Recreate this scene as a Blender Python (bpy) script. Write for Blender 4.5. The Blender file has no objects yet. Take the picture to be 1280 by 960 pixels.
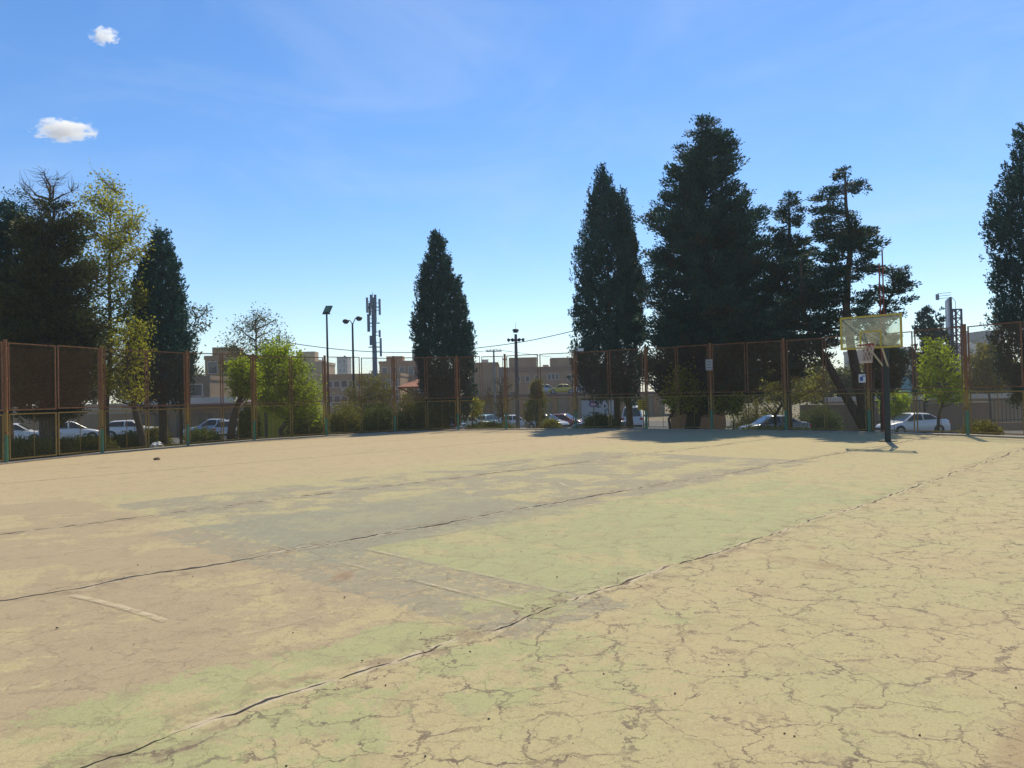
import bpy, math, random
import numpy as np
from mathutils import Vector, Matrix

SC = bpy.context.scene
COL = SC.collection
random.seed(7)
RNG = np.random.default_rng(11)
R = math.radians

# ------------------------------------------------------------------ camera
FPX, EYE = 950.0, 1.70                       # focal length in photo pixels (1280 wide), eye height
PITCH, ROLL = math.atan(13 / 950.0), -math.atan(0.023)
CM = Matrix.Rotation(math.pi / 2 + PITCH, 4, 'X') @ Matrix.Rotation(ROLL, 4, 'Z')
cam_d = bpy.data.cameras.new('camera')
cam = bpy.data.objects.new('camera', cam_d); COL.objects.link(cam)
cam.matrix_world = Matrix.Translation((0, 0, EYE)) @ CM
cam_d.sensor_width = 36.0; cam_d.lens = FPX / 1280 * 36.0
cam_d.clip_start = 0.05; cam_d.clip_end = 12000
SC.camera = cam

# ------------------------------------------------------------------ sky, sun, exposure
SUN_EL, SUN_AZ = R(52), R(22)                # azimuth measured clockwise from +Y
W = bpy.data.worlds.new('World'); SC.world = W; W.use_nodes = True
wt = W.node_tree; wt.nodes.clear()
sky = wt.nodes.new('ShaderNodeTexSky'); sky.sky_type = 'NISHITA'; sky.sun_disc = False
sky.sun_elevation = SUN_EL; sky.sun_rotation = SUN_AZ
sky.altitude = 0; sky.air_density = 1.0; sky.dust_density = 0.12; sky.ozone_density = 2.2
hs = wt.nodes.new('ShaderNodeHueSaturation'); hs.inputs['Hue'].default_value = 0.502; hs.inputs['Saturation'].default_value = 1.28; hs.inputs['Value'].default_value = 1.0
bg = wt.nodes.new('ShaderNodeBackground'); bg.inputs['Strength'].default_value = 0.125
wo = wt.nodes.new('ShaderNodeOutputWorld')
wt.links.new(sky.outputs[0], hs.inputs['Color']); tn = wt.nodes.new('ShaderNodeMix'); tn.data_type = 'RGBA'; tn.blend_type = 'MULTIPLY'; tn.inputs[0].default_value = 1.0; tn.inputs[7].default_value = (0.99, 0.985, 1.04, 1)
wt.links.new(hs.outputs[0], tn.inputs[6]); tc = wt.nodes.new('ShaderNodeTexCoord'); mpv = wt.nodes.new('ShaderNodeMapping'); mpv.inputs['Scale'].default_value = (1.6, 1.6, 4.5); mpv.inputs['Rotation'].default_value = (0.25, 0.15, 0.6)
vn = wt.nodes.new('ShaderNodeTexNoise'); vn.inputs['Scale'].default_value = 1.7; vn.inputs['Detail'].default_value = 6; vn.inputs['Roughness'].default_value = 0.6; vn.inputs['Distortion'].default_value = 0.8
vr = wt.nodes.new('ShaderNodeMapRange'); vr.interpolation_type = 'SMOOTHSTEP'
for i_, q_ in enumerate((0.40, 0.80, 0.02, 0.24)): vr.inputs[i_ + 1].default_value = q_
vm = wt.nodes.new('ShaderNodeMix'); vm.data_type = 'RGBA'; vm.inputs[7].default_value = (4.8, 5.4, 6.5, 1)
wt.links.new(tc.outputs['Generated'], mpv.inputs[0]); wt.links.new(mpv.outputs[0], vn.inputs['Vector']); wt.links.new(vn.outputs[0], vr.inputs[0]); wt.links.new(vr.outputs[0], vm.inputs[0])
wt.links.new(tn.outputs[2], vm.inputs[6]); wt.links.new(vm.outputs[2], bg.inputs[0]); wt.links.new(bg.outputs[0], wo.inputs[0])
sun_d = bpy.data.lights.new('sun', 'SUN'); sun_d.energy = 4.0; sun_d.angle = R(0.53); sun_d.color = (1.0, 0.885, 0.64)
sun = bpy.data.objects.new('sun', sun_d); COL.objects.link(sun)
SDIR = Vector((math.sin(SUN_AZ) * math.cos(SUN_EL), math.cos(SUN_AZ) * math.cos(SUN_EL), math.sin(SUN_EL)))
sun.rotation_euler = SDIR.to_track_quat('Z', 'Y').to_euler()
vs = SC.view_settings; vs.view_transform = 'Standard'; vs.look = 'None'; vs.exposure = 0.27; vs.gamma = 1.0
vs.use_curve_mapping = False
SC.render.engine = 'CYCLES'
SC.cycles.max_bounces = 8; SC.cycles.transparent_max_bounces = 16; SC.cycles.volume_bounces = 6

# ------------------------------------------------------------------ pixel helpers (photo pixels, 1280 x 960)
CM3 = np.array(CM.to_3x3())
def ray(px, py):
    d = CM3 @ np.array([(px - 640) / FPX, -(py - 480) / FPX, -1.0]); return d / d[1]
def at(px, py, Y):
    return np.array([0, 0, EYE]) + ray(px, py) * Y
def gnd(px, py, z=0.0):
    d = ray(px, py); return np.array([0, 0, EYE]) + d * ((z - EYE) / d[2])

# ------------------------------------------------------------------ noise
_tab = np.random.default_rng(3).random(4096)
def _h(i, j, k):
    return _tab[(i * 73856093 ^ j * 19349663 ^ k * 83492791) & 4095]
def vnoise(p):
    p = np.asarray(p, float); i = np.floor(p).astype(np.int64); f = p - i; f = f * f * (3 - 2 * f)
    r = 0
    for a in (0, 1):
        for b in (0, 1):
            for c in (0, 1):
                w = (f[..., 0] if a else 1 - f[..., 0]) * (f[..., 1] if b else 1 - f[..., 1]) * (f[..., 2] if c else 1 - f[..., 2])
                r = r + w * _h(i[..., 0] + a, i[..., 1] + b, i[..., 2] + c)
    return r

# ------------------------------------------------------------------ materials
class NT:
    def __init__(s, name):
        s.m = bpy.data.materials.new(name); s.m.use_nodes = True; s.t = s.m.node_tree; s.t.nodes.clear()
        s.out = s.n('ShaderNodeOutputMaterial')
    def n(s, typ, **kw):
        nd = s.t.nodes.new(typ)
        for k, v in kw.items(): setattr(nd, k, v)
        return nd
    def put(s, sock, v):
        if isinstance(v, bpy.types.NodeSocket): s.t.links.new(v, sock)
        elif v is not None:
            if isinstance(v, (tuple, list)) and len(v) == 3 and sock.type == 'RGBA': v = (*v, 1)
            sock.default_value = v
    def math(s, op, a, b=None, c=None, clamp=False):
        nd = s.n('ShaderNodeMath', operation=op, use_clamp=clamp)
        s.put(nd.inputs[0], a)
        if b is not None: s.put(nd.inputs[1], b)
        if c is not None: s.put(nd.inputs[2], c)
        return nd.outputs[0]
    def mix(s, f, a, b, blend='MIX'):
        nd = s.n('ShaderNodeMix', data_type='RGBA', blend_type=blend)
        s.put(nd.inputs[0], f); s.put(nd.inputs[6], a); s.put(nd.inputs[7], b); return nd.outputs[2]
    def ramp(s, v, a, b, ya=0.0, yb=1.0):
        nd = s.n('ShaderNodeMapRange', interpolation_type='SMOOTHSTEP')
        s.put(nd.inputs[0], v)
        for i, q in enumerate((a, b, ya, yb)): nd.inputs[i + 1].default_value = q
        return nd.outputs[0]
    def noise(s, vec, scale, detail=4, rough=0.55, dist=0.0, dim='3D'):
        nd = s.n('ShaderNodeTexNoise', noise_dimensions=dim)
        if vec is not None: s.put(nd.inputs['Vector'], vec)
        nd.inputs['Scale'].default_value = scale; nd.inputs['Detail'].default_value = detail
        nd.inputs['Roughness'].default_value = rough; nd.inputs['Distortion'].default_value = dist
        return nd.outputs[0]
    def pos(s): return s.n('ShaderNodeNewGeometry').outputs['Position']
    def obj(s): return s.n('ShaderNodeTexCoord').outputs['Object']
    def bsdf(s, col, rough=0.7, metal=0.0, bump=None, bstr=0.3, bdist=0.01, **kw):
        b = s.n('ShaderNodeBsdfPrincipled'); s.put(b.inputs['Base Color'], col); s.put(b.inputs['Roughness'], rough); s.put(b.inputs['Metallic'], metal)
        for k, v in kw.items(): s.put(b.inputs[k], v)
        if bump is not None:
            bn = s.n('ShaderNodeBump'); bn.inputs['Strength'].default_value = bstr; bn.inputs['Distance'].default_value = bdist
            s.put(bn.inputs['Height'], bump); s.t.links.new(bn.outputs[0], b.inputs['Normal'])
        return b.outputs[0]
    def done(s, sh): s.t.links.new(sh, s.out.inputs[0]); return s.m

_mc = {}
def plain(name, col, rough=0.7, metal=0.0, var=0.25, scale=3.0, dirt=0.0, **kw):
    """painted / plastered / metal surface with patchy tone and grain"""
    if name in _mc: return _mc[name]
    t = NT(name); p = t.obj()
    n1 = t.noise(p, scale, 5); n2 = t.noise(p, scale * 14, 3)
    f = t.math('ADD', t.math('MULTIPLY', n1, 0.7), t.math('MULTIPLY', n2, 0.3))
    c = t.mix(t.ramp(f, 0.3, 0.7), tuple(x * (1 - var) for x in col), tuple(min(1, x * (1 + var * .8)) for x in col))
    if dirt:
        n3 = t.noise(p, scale * 1.7, 6, 0.7, 0.5)
        c = t.mix(t.ramp(n3, 0.52, 0.75, 0, dirt), c, (0.10, 0.075, 0.05))
    _mc[name] = t.done(t.bsdf(c, rough, metal, n2, 0.15, 0.01, **kw)); return _mc[name]

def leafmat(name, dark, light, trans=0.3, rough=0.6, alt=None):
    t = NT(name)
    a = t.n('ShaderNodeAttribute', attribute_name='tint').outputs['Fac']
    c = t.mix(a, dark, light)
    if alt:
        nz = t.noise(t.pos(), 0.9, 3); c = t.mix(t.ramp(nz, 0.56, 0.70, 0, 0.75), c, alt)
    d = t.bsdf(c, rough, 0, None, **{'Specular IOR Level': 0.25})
    tr = t.n('ShaderNodeBsdfTranslucent'); t.put(tr.inputs[0], c)
    mx = t.n('ShaderNodeMixShader'); mx.inputs[0].default_value = trans
    t.t.links.new(d, mx.inputs[1]); t.t.links.new(tr.outputs[0], mx.inputs[2])
    return t.done(mx.outputs[0])

def barkmat(name, col):
    t = NT(name); p = t.obj()
    mp = t.n('ShaderNodeMapping'); mp.inputs['Scale'].default_value = (14, 14, 2.5); t.t.links.new(p, mp.inputs[0])
    n = t.noise(mp.outputs[0], 1.5, 6, 0.65, 0.4)
    c = t.mix(t.ramp(n, .3, .7), tuple(x * .45 for x in col), tuple(x * 1.25 for x in col))
    return t.done(t.bsdf(c, 0.9, 0, n, 0.8, 0.03))

M = {}
M['bark'] = barkmat('bark_brown', (0.085, 0.058, 0.038))
M['bark_grey'] = barkmat('bark_grey', (0.13, 0.10, 0.07))
M['twig'] = plain('twig_wood', (0.12, 0.085, 0.06), 0.9)
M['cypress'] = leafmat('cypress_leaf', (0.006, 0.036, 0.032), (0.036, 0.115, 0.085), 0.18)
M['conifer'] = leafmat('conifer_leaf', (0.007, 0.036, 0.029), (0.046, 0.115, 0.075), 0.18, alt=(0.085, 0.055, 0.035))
M['conifer_olive'] = leafmat('conifer_olive_leaf', (0.016, 0.030, 0.012), (0.095, 0.105, 0.032), 0.2, alt=(0.10, 0.072, 0.028))
M['spring'] = leafmat('spring_leaf', (0.18, 0.20, 0.015), (0.48, 0.46, 0.05), 0.65)
M['bright'] = leafmat('bright_leaf', (0.17, 0.25, 0.010), (0.42, 0.50, 0.018), 0.68)
M['pale'] = leafmat('pale_leaf', (0.07, 0.09, 0.03), (0.19, 0.20, 0.07), 0.4)
M['shrub'] = leafmat('shrub_leaf', (0.035, 0.06, 0.012), (0.15, 0.18, 0.03), 0.45)
M['shrub_olive'] = leafmat('shrub_olive_leaf', (0.09, 0.085, 0.015), (0.25, 0.24, 0.035), 0.5)
M['grass'] = leafmat('grass_blade', (0.05, 0.06, 0.015), (0.15, 0.14, 0.04), 0.3)
M['rust'] = plain('rust_red_paint', (0.20, 0.085, 0.032), 0.75, 0, 0.35, 6, 0.3)
M['rust_mesh'] = plain('rusty_wire', (0.22, 0.080, 0.025), 0.85, 0, 0.3, 2)
M['olive_mesh'] = plain('mustard_wire', (0.20, 0.130, 0.022), 0.85, 0, 0.3, 2)
M['mustard'] = plain('mustard_paint', (0.24, 0.150, 0.032), 0.75, 0, 0.35, 6, 0.5)
M['black_green'] = plain('dark_green_paint', (0.010, 0.020, 0.017), 0.55, 0, 0.2, 5)
M['yellow_frame'] = plain('yellow_frame_paint', (0.52, 0.40, 0.06), 0.6, 0, 0.2, 5, 0.2)
M['white'] = plain('white_paint', (0.72, 0.70, 0.64), 0.55, 0, 0.12, 4, 0.12)
M['grey_metal'] = plain('grey_metal', (0.18, 0.19, 0.20), 0.5, 0.4, 0.2, 3)
M['dark_metal'] = plain('dark_metal', (0.035, 0.038, 0.045), 0.5, 0.2, 0.2, 3)
M['red_paint'] = plain('red_paint', (0.26, 0.035, 0.03), 0.6, 0, 0.3, 5, 0.2)
M['net'] = plain('net_cord', (0.55, 0.45, 0.38), 0.9)
M['tyre'] = plain('tyre_rubber', (0.018, 0.018, 0.019), 0.85)
M['rim'] = plain('wheel_rim', (0.32, 0.33, 0.34), 0.35, 0.7)
M['glass'] = plain('car_glass', (0.014, 0.018, 0.022), 0.06, 0, 0.1, 1)
M['pane'] = plain('window_glass', (0.07, 0.07, 0.075), 0.10, 0, 0.3, .4)
M['tail'] = plain('tail_lamp', (0.45, 0.02, 0.02), 0.2, 0, .1)
M['head'] = plain('head_lamp', (0.65, 0.66, 0.66), 0.12, 0, .1)
M['black_plastic'] = plain('black_plastic', (0.02, 0.02, 0.021), 0.6)
M['concrete'] = plain('concrete', (0.33, 0.28, 0.21), 0.9, 0, 0.25, 2.5, 0.3)
M['tile'] = plain('terracotta_tile', (0.38, 0.15, 0.09), 0.8, 0, 0.3, 6)

def wiremat(name, a, b_):
    t = NT(name); rn = t.n('ShaderNodeObjectInfo').outputs['Random']; n = t.noise(t.pos(), 1.3, 5, .65)
    f = t.math('ADD', t.math('MULTIPLY', rn, .5), t.math('MULTIPLY', n, .6)); return t.done(t.bsdf(t.mix(t.ramp(f, .25, .85), a, b_), .85))
M['rust_mesh'] = wiremat('rusty_wire_varied', (.13, .045, .02), (.26, .11, .04)); M['olive_mesh'] = wiremat('mustard_wire_varied', (.12, .085, .02), (.25, .165, .03))
# post with painted bands: green foot, mustard middle, rust red above
def postmat():
    t = NT('banded_post_paint'); p = t.obj()
    sep = t.n('ShaderNodeSeparateXYZ'); t.t.links.new(p, sep.inputs[0])
    n = t.noise(p, 9, 5, 0.65); z = t.math('ADD', sep.outputs[2], t.math('MULTIPLY', t.math('SUBTRACT', n, 0.5), 0.35))
    c = t.mix(t.ramp(z, 0.80, 0.92), (0.075, 0.19, 0.105), (0.27, 0.165, 0.035))
    c = t.mix(t.ramp(z, 1.50, 1.75), c, (0.215, 0.088, 0.030))
    w = t.noise(p, 25, 5, 0.7); c = t.mix(t.ramp(w, 0.55, 0.72, 0, 0.6), c, (0.10, 0.045, 0.022))
    return t.done(t.bsdf(c, 0.75, 0, w, 0.2, 0.004))
M['post'] = postmat()

# ------------------------------------------------------------------ mesh helpers
class MB:
    def __init__(s): s.v = []; s.f = []; s.n = 0
    def add(s, v, f):
        s.v.append(np.asarray(v, float)); s.f += [tuple(i + s.n for i in q) for q in f]; s.n += len(v); return s
    def box(s, c, d, rz=0.0, taper=None):
        x, y, z = d[0] / 2, d[1] / 2, d[2] / 2; tx = taper or 1.0
        v = np.array([[-x, -y, -z], [x, -y, -z], [x, y, -z], [-x, y, -z], [-x * tx, -y * tx, z], [x * tx, -y * tx, z], [x * tx, y * tx, z], [-x * tx, y * tx, z]])
        if rz:
            ca, sa = math.cos(rz), math.sin(rz); v[:, :2] = v[:, :2] @ np.array([[ca, sa], [-sa, ca]])
        return s.add(v + np.array(c), [(0, 3, 2, 1), (4, 5, 6, 7), (0, 1, 5, 4), (1, 2, 6, 5), (2, 3, 7, 6), (3, 0, 4, 7)])
    def tube(s, pts, rad, sides=8, cap=True):
        pts = np.asarray(pts, float); n = len(pts); rad = np.broadcast_to(np.asarray(rad, float), (n,))
        tg = np.gradient(pts, axis=0); tg /= np.linalg.norm(tg, axis=1)[:, None] + 1e-9
        ref = np.array([0, 0, 1.]) if abs(tg[0][2]) < 0.9 else np.array([1., 0, 0])
        V = []
        for i in range(n):
            a = np.cross(tg[i], ref); a /= np.linalg.norm(a) + 1e-9; b = np.cross(a, tg[i]); ref = b
            for k in range(sides):
                th = 2 * math.pi * k / sides; V.append(pts[i] + rad[i] * (math.cos(th) * a + math.sin(th) * b))
        F = [(i * sides + k, (i + 1) * sides + k, (i + 1) * sides + (k + 1) % sides, i * sides + (k + 1) % sides) for i in range(n - 1) for k in range(sides)]
        if cap: F += [tuple(range(sides)), tuple(range((n - 1) * sides, n * sides))[::-1]]
        return s.add(V, F)
    def poly(s, pts): return s.add(pts, [tuple(range(len(pts)))])
    def ball(s, c, r, seg=10, ring=6):
        r = np.broadcast_to(np.asarray(r, float), (3,)); V = []; F = []
        for i in range(ring + 1):
            ph = math.pi * i / ring
            for k in range(seg):
                th = 2 * math.pi * k / seg; V.append([math.sin(ph) * math.cos(th), math.sin(ph) * math.sin(th), math.cos(ph)])
        for i in range(ring):
            for k in range(seg): F.append((i * seg + k, (i + 1) * seg + k, (i + 1) * seg + (k + 1) % seg, i * seg + (k + 1) % seg))
        return s.add(np.array(V) * r + np.array(c), F)
    def mesh(s, name, m, smooth=False):
        me = bpy.data.meshes.new(name); me.from_pydata(np.concatenate(s.v).tolist(), [], s.f)
        if m: me.materials.append(m)
        if smooth: me.polygons.foreach_set('use_smooth', [True] * len(me.polygons))
        me.update(); return me
    def build(s, name, m, parent=None, smooth=False, **tags):
        return link(name, s.mesh(name, m, smooth), parent, **tags)

def link(name, me, parent=None, loc=None, rz=None, **tags):
    o = bpy.data.objects.new(name, me); COL.objects.link(o)
    if parent is not None: o.parent = parent
    if loc is not None: o.location = [float(q) for q in loc]
    if rz is not None: o.rotation_euler[2] = rz
    for k, v in tags.items(): o[k] = v
    return o
def thing(name, label, category, loc=(0, 0, 0), rz=0.0, group=None):
    o = link(name, None, None, loc, rz, label=label, category=category)
    o.empty_display_size = 0.3
    if group: o['group'] = group
    return o

def quadmesh(name, V, m, tint=None):
    """V: (N,4,3) array of quads -> mesh with point attribute tint"""
    V = np.asarray(V, np.float32); n = len(V)
    me = bpy.data.meshes.new(name); me.vertices.add(n * 4); me.loops.add(n * 4); me.polygons.add(n)
    me.vertices.foreach_set('co', V.reshape(-1)); me.loops.foreach_set('vertex_index', np.arange(n * 4, dtype=np.int32))
    me.polygons.foreach_set('loop_start', np.arange(0, n * 4, 4, dtype=np.int32))
    if tint is not None:
        a = me.attributes.new('tint', 'FLOAT', 'POINT'); a.data.foreach_set('value', np.repeat(np.asarray(tint, np.float32), 4))
    me.materials.append(m); me.update(calc_edges=True); return me

def norm(a): return a / (np.linalg.norm(a, axis=-1, keepdims=True) + 1e-9)
def kites(P, Dv, L, Wd, rng):
    n = len(P); Dv = norm(Dv); sd = norm(np.cross(Dv, rng.normal(size=(n, 3))))
    L = np.broadcast_to(L, (n,))[:, None]; Wd = np.broadcast_to(Wd, (n,))[:, None]
    nb = norm(np.cross(sd, Dv)) * L * 0.12
    return np.stack([P, P + Dv * L * .5 + sd * Wd / 2 + nb, P + Dv * L, P + Dv * L * .5 - sd * Wd / 2 + nb], 1)

# ------------------------------------------------------------------ fence line and terrain
POST_PX = [(8, 580), (128, 567), (235, 558), (318, 551), (408, 545), (494, 541), (573, 537.6), (633, 537), (720, 537), (808, 537.2), (890, 538), (983, 539.5), (1087, 541), (1210, 545)]
dep = np.array([gnd(*q)[1] for q in POST_PX]); dsm = dep.copy(); dsm[1:-1] = .25 * dep[:-2] + .5 * dep[1:-1] + .25 * dep[2:]
POSTS = []
for (px, py), Y in zip(POST_PX, dsm):
    d = ray(px, py); POSTS.append(np.array([d[0] * Y, Y]))
POSTS = [np.array(q) for q in ((-15.7, 11.6), (-15.6, 15.1), (-15.4, 18.7))] + POSTS + [np.array(q) for q in ((16.4, 21.5), (17.6, 18.2), (18.5, 14.8))]
POLY = [np.array((-16.0, -14.0))] + POSTS + [np.array((20.5, -14.0))]
CEN = np.array((0.5, 8.0))
def fence_radius(th):
    d = np.array((math.sin(th), math.cos(th))); best = 10.0
    for a, b in zip(POLY, POLY[1:] + POLY[:1]):
        e = b - a; den = d[0] * e[1] - d[1] * e[0]
        if abs(den) < 1e-9: continue
        w = a - CEN; t = (w[0] * e[1] - w[1] * e[0]) / den; s_ = (w[0] * d[1] - w[1] * d[0]) / den
        if t > 0 and -1e-6 <= s_ <= 1 + 1e-6: best = t
    return best
S_Z = ([0, .5, 3, 8, 13, 20, 60, 5000], [-.10, -.12, -.22, -.75, -1.35, -1.5, -2.0, -2.0])
def tfac(th):
    th = (th + math.pi) % (2 * math.pi) - math.pi; k = min(1, max(0, (th + .52) / .30)); return .60 + .40 * k * k * (3 - 2 * k)
def ter(x, y):
    v = np.array((x, y)) - CEN; th = math.atan2(v[0], v[1]); s_ = max(0, np.linalg.norm(v) - fence_radius(th))
    return float(np.interp(s_, *S_Z)) * tfac(th)
def tpt(px, Y):
    """point on the terrain under photo column px at depth Y"""
    d = ray(px, 500); x = d[0] * Y; return np.array((x, Y, ter(x, Y)))

NTH = 240
THS = [2 * math.pi * i / NTH for i in range(NTH)]
FR = [fence_radius(t) for t in THS]
def ring(s_, dz=0.0, z=None):
    return [(CEN[0] + (FR[i] + s_) * math.sin(t), CEN[1] + (FR[i] + s_) * math.cos(t), (np.interp(max(s_, 0), *S_Z) * tfac(t) if z is None else z) + dz) for i, t in enumerate(THS)]
def annulus(name, levels, m, dz=0.0, close_center=None, **tags):
    b = MB(); V = []
    for s_ in levels: V += ring(s_, dz)
    F = [(j * NTH + i, j * NTH + (i + 1) % NTH, (j + 1) * NTH + (i + 1) % NTH, (j + 1) * NTH + i) for j in range(len(levels) - 1) for i in range(NTH)]
    F = [q[::-1] for q in F]
    if close_center is not None:
        V += [(CEN[0], CEN[1], close_center)]; c = len(V) - 1; F += [(i, (i + 1) % NTH, c)[::-1] for i in range(NTH)]
    b.add(V, F); return b.build(name, m, None, True, **tags)

def groundmat():
    t = NT('dry_ground'); p = t.pos()
    n1 = t.noise(p, 0.25, 6, 0.6); n2 = t.noise(p, 2.2, 6, 0.65); n3 = t.noise(p, 30, 4)
    c = t.mix(t.ramp(n2, .35, .65), (0.17, 0.125, 0.075), (0.27, 0.21, 0.13))
    c = t.mix(t.ramp(n1, .42, .62, 0, .8), c, t.mix(n3, (0.05, 0.06, 0.018), (0.13, 0.13, 0.04)))
    return t.done(t.bsdf(c, 0.95, 0, t.math('ADD', n2, n3), 0.6, 0.05))
M['ground'] = groundmat()
M['asphalt'] = plain('asphalt', (0.075, 0.068, 0.060), 0.9, 0, 0.25, .6, .1)
annulus('ground', [0.0, 0.5, 1.5, 3, 5, 8, 10.5, 13, 16, 20, 30, 45, 60, 100, 200, 500, 1200], M['ground'], 0, -0.12, kind='structure')
annulus('road', [14.2, 16, 20, 26, 33, 45, 60], M['asphalt'], 0.03, None, kind='structure')
b = MB(); V = ring(13.8, 0.0) + ring(13.8, 0.17) + ring(14.15, 0.17) + ring(14.15, 0.0)
b.add(V, [(j * NTH + i, j * NTH + (i + 1) % NTH, (j + 1) * NTH + (i + 1) % NTH, (j + 1) * NTH + i) for j in range(3) for i in range(NTH)])
b.build('road_kerb', M['concrete'], None, False, kind='structure')
b = MB(); prof = [(-.10, -.12), (-.10, .045), (.26, .05), (.26, -.2)]; V = []
for s_, z in prof: V += ring(s_, 0, z)
b.add(V, [(j * NTH + i, j * NTH + (i + 1) % NTH, (j + 1) * NTH + (i + 1) % NTH, (j + 1) * NTH + i) for j in range(3) for i in range(NTH)])
b.build('kerb', M['concrete'], None, False, kind='structure')

# ------------------------------------------------------------------ court slabs with broken joints
A1 = R(44.5); D1 = np.array((math.sin(A1), math.cos(A1))); D2 = np.array((-math.cos(A1), math.sin(A1)))
def uv2xy(u, v): return D1 * u + D2 * v

def courtmat():
    t = NT('worn_court_concrete'); p = t.pos()
    def dot(d):
        nd = t.n('ShaderNodeVectorMath', operation='DOT_PRODUCT'); t.t.links.new(p, nd.inputs[0]); nd.inputs[1].default_value = (d[0], d[1], 0); return nd.outputs['Value']
    wob = t.math('MULTIPLY', t.math('SUBTRACT', t.noise(p, 1.1, 5, .65), .5), 0.9)
    wob2 = t.math('MULTIPLY', t.math('SUBTRACT', t.noise(p, 5, 4, .7), .5), 0.5)
    u0 = dot(D1); v0 = dot(D2)
    u = t.math('ADD', u0, t.math('MULTIPLY', wob2, .6)); v = t.math('ADD', v0, t.math('MULTIPLY', wob2, .6))
    uw = t.math('ADD', u0, t.math('ADD', wob, wob2)); vw = t.math('ADD', v0, t.math('ADD', wob, wob2))
    def box(uu, vv, a, b, c, d, e=.06):
        m1 = t.math('MULTIPLY', t.ramp(uu, a - e, a + e), t.ramp(uu, b - e, b + e, 1, 0))
        m2 = t.math('MULTIPLY', t.ramp(vv, c - e, c + e), t.ramp(vv, d - e, d + e, 1, 0)); return t.math('MULTIPLY', m1, m2)
    fk = t.math('ADD', t.math('MULTIPLY', t.noise(p, 2.2, 9, .72), .55), t.math('MULTIPLY', t.noise(p, 14, 6, .7), .45))
    def crisp(m, k=1.0): return t.ramp(t.math('ADD', m, t.math('MULTIPLY', t.math('SUBTRACT', fk, .5), 2.4)), .44, .58, 0, k)
    big = t.noise(p, .16, 4, .6); med = t.noise(p, .75, 6, .65, .3); fine = t.noise(p, 9, 6, .7); grit = t.noise(p, 120, 3, .6)
    tan = (0.485, 0.395, 0.210); tan2 = (0.45, 0.40, 0.20); green = (0.375, 0.385, 0.185); grey = (0.300, 0.275, 0.190)
    salmon = (0.405, 0.312, 0.190); far = (0.49, 0.378, 0.222); bare = (0.36, 0.285, 0.185)
    c = t.mix(t.ramp(med, .36, .64), tan, tan2)
    # far pink band, salmon middle, blue grey key, green lanes
    c = t.mix(t.math('MULTIPLY', t.ramp(vw, 14.6, 15.9), .85), c, far)
    sal = t.math('MULTIPLY', box(u, v, -30, 4.34, 4.5, 15.4, .5), t.ramp(med, .38, .58, .42, .95)); c = t.mix(crisp(sal, .85), c, salmon)
    gr = t.math('MULTIPLY', box(u, v, 4.34, 17.5, 7.2, 13.8, .12), t.ramp(med, .32, .62, .95, .35)); c = t.mix(crisp(gr, .9), c, grey)
    gr2 = t.math('MULTIPLY', box(u, v, 3.7, 5.1, 3.6, 10.4, .10), t.ramp(fine, .3, .65, .9, .45)); c = t.mix(crisp(gr2, .85), c, grey)
    blu = t.math('MULTIPLY', box(uw, vw, 4.3, 8.8, 7.0, 10.4, .3), .75); c = t.mix(crisp(blu, .6), c, (0.262, 0.275, 0.195))
    g1 = t.math('MULTIPLY', box(u, v, 4.95, 26, 4.1, 7.25, .05), t.ramp(med, .40, .66, .95, .25)); c = t.mix(crisp(t.math('MULTIPLY', g1, t.ramp(u0, 9, 18, 1, .2)), .95), c, green)
    g2 = t.math('MULTIPLY', box(uw, vw, -8, 5.0, 2.9, 4.9, .4), t.ramp(med, .42, .60, .15, .8)); c = t.mix(crisp(g2, .9), c, (0.385, 0.39, 0.18))
    g3 = t.math('MULTIPLY', box(uw, vw, -9, 4.6, 1.2, 4.0, .5), t.ramp(big, .40, .62, 0, .7)); c = t.mix(crisp(g3, .85), c, (0.415, 0.40, 0.19))
    g4 = t.math('MULTIPLY', box(uw, vw, 4.4, 16, 9.5, 15.2, .5), t.ramp(fine, .50, .62, 0, .8)); c = t.mix(crisp(g4, .7), c, (0.42, 0.395, 0.225))
    c = t.mix(t.math('MULTIPLY', t.ramp(v0, .86, .98, 1, 0), .75), c, (0.36, 0.255, 0.135))
    # peeled paint flecks following the cracks, crack network
    mp = t.n('ShaderNodeCombineXYZ'); sp_ = t.n('ShaderNodeSeparateXYZ'); t.t.links.new(p, sp_.inputs[0]); t.put(mp.inputs[0], t.math('MULTIPLY', sp_.outputs[0], .92)); t.put(mp.inputs[1], t.math('MULTIPLY', sp_.outputs[1], 1.0))
    wv = t.n('ShaderNodeTexNoise'); t.t.links.new(p, wv.inputs['Vector']); wv.inputs['Scale'].default_value = 2.6; wv.inputs['Detail'].default_value = 5; wv.inputs['Roughness'].default_value = .65
    off = t.n('ShaderNodeVectorMath', operation='MULTIPLY_ADD'); t.t.links.new(wv.outputs['Color'], off.inputs[0]); off.inputs[1].default_value = (.55, .55, 0); t.t.links.new(mp.outputs[0], off.inputs[2])
    def vor(scale, rnd=1.0):
        nd = t.n('ShaderNodeTexVoronoi', voronoi_dimensions='2D', feature='DISTANCE_TO_EDGE'); nd.inputs['Scale'].default_value = scale; nd.inputs['Randomness'].default_value = rnd
        t.t.links.new(off.outputs[0], nd.inputs['Vector']); return nd.outputs['Distance']
    e1 = vor(2.3); e2 = vor(5.2)
    brk = t.noise(p, 1.7, 5, .7); brk2 = t.noise(p, 3.7, 4, .7)
    region = t.math('MAXIMUM', t.ramp(v0, 3.9, 4.2, 1.0, .45), 0)
    region = t.math('MULTIPLY', region, t.ramp(v0, 7.4, 9, 1.0, .55))
    w1 = t.ramp(brk, .32, .72, 0.010, 0.040)
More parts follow.
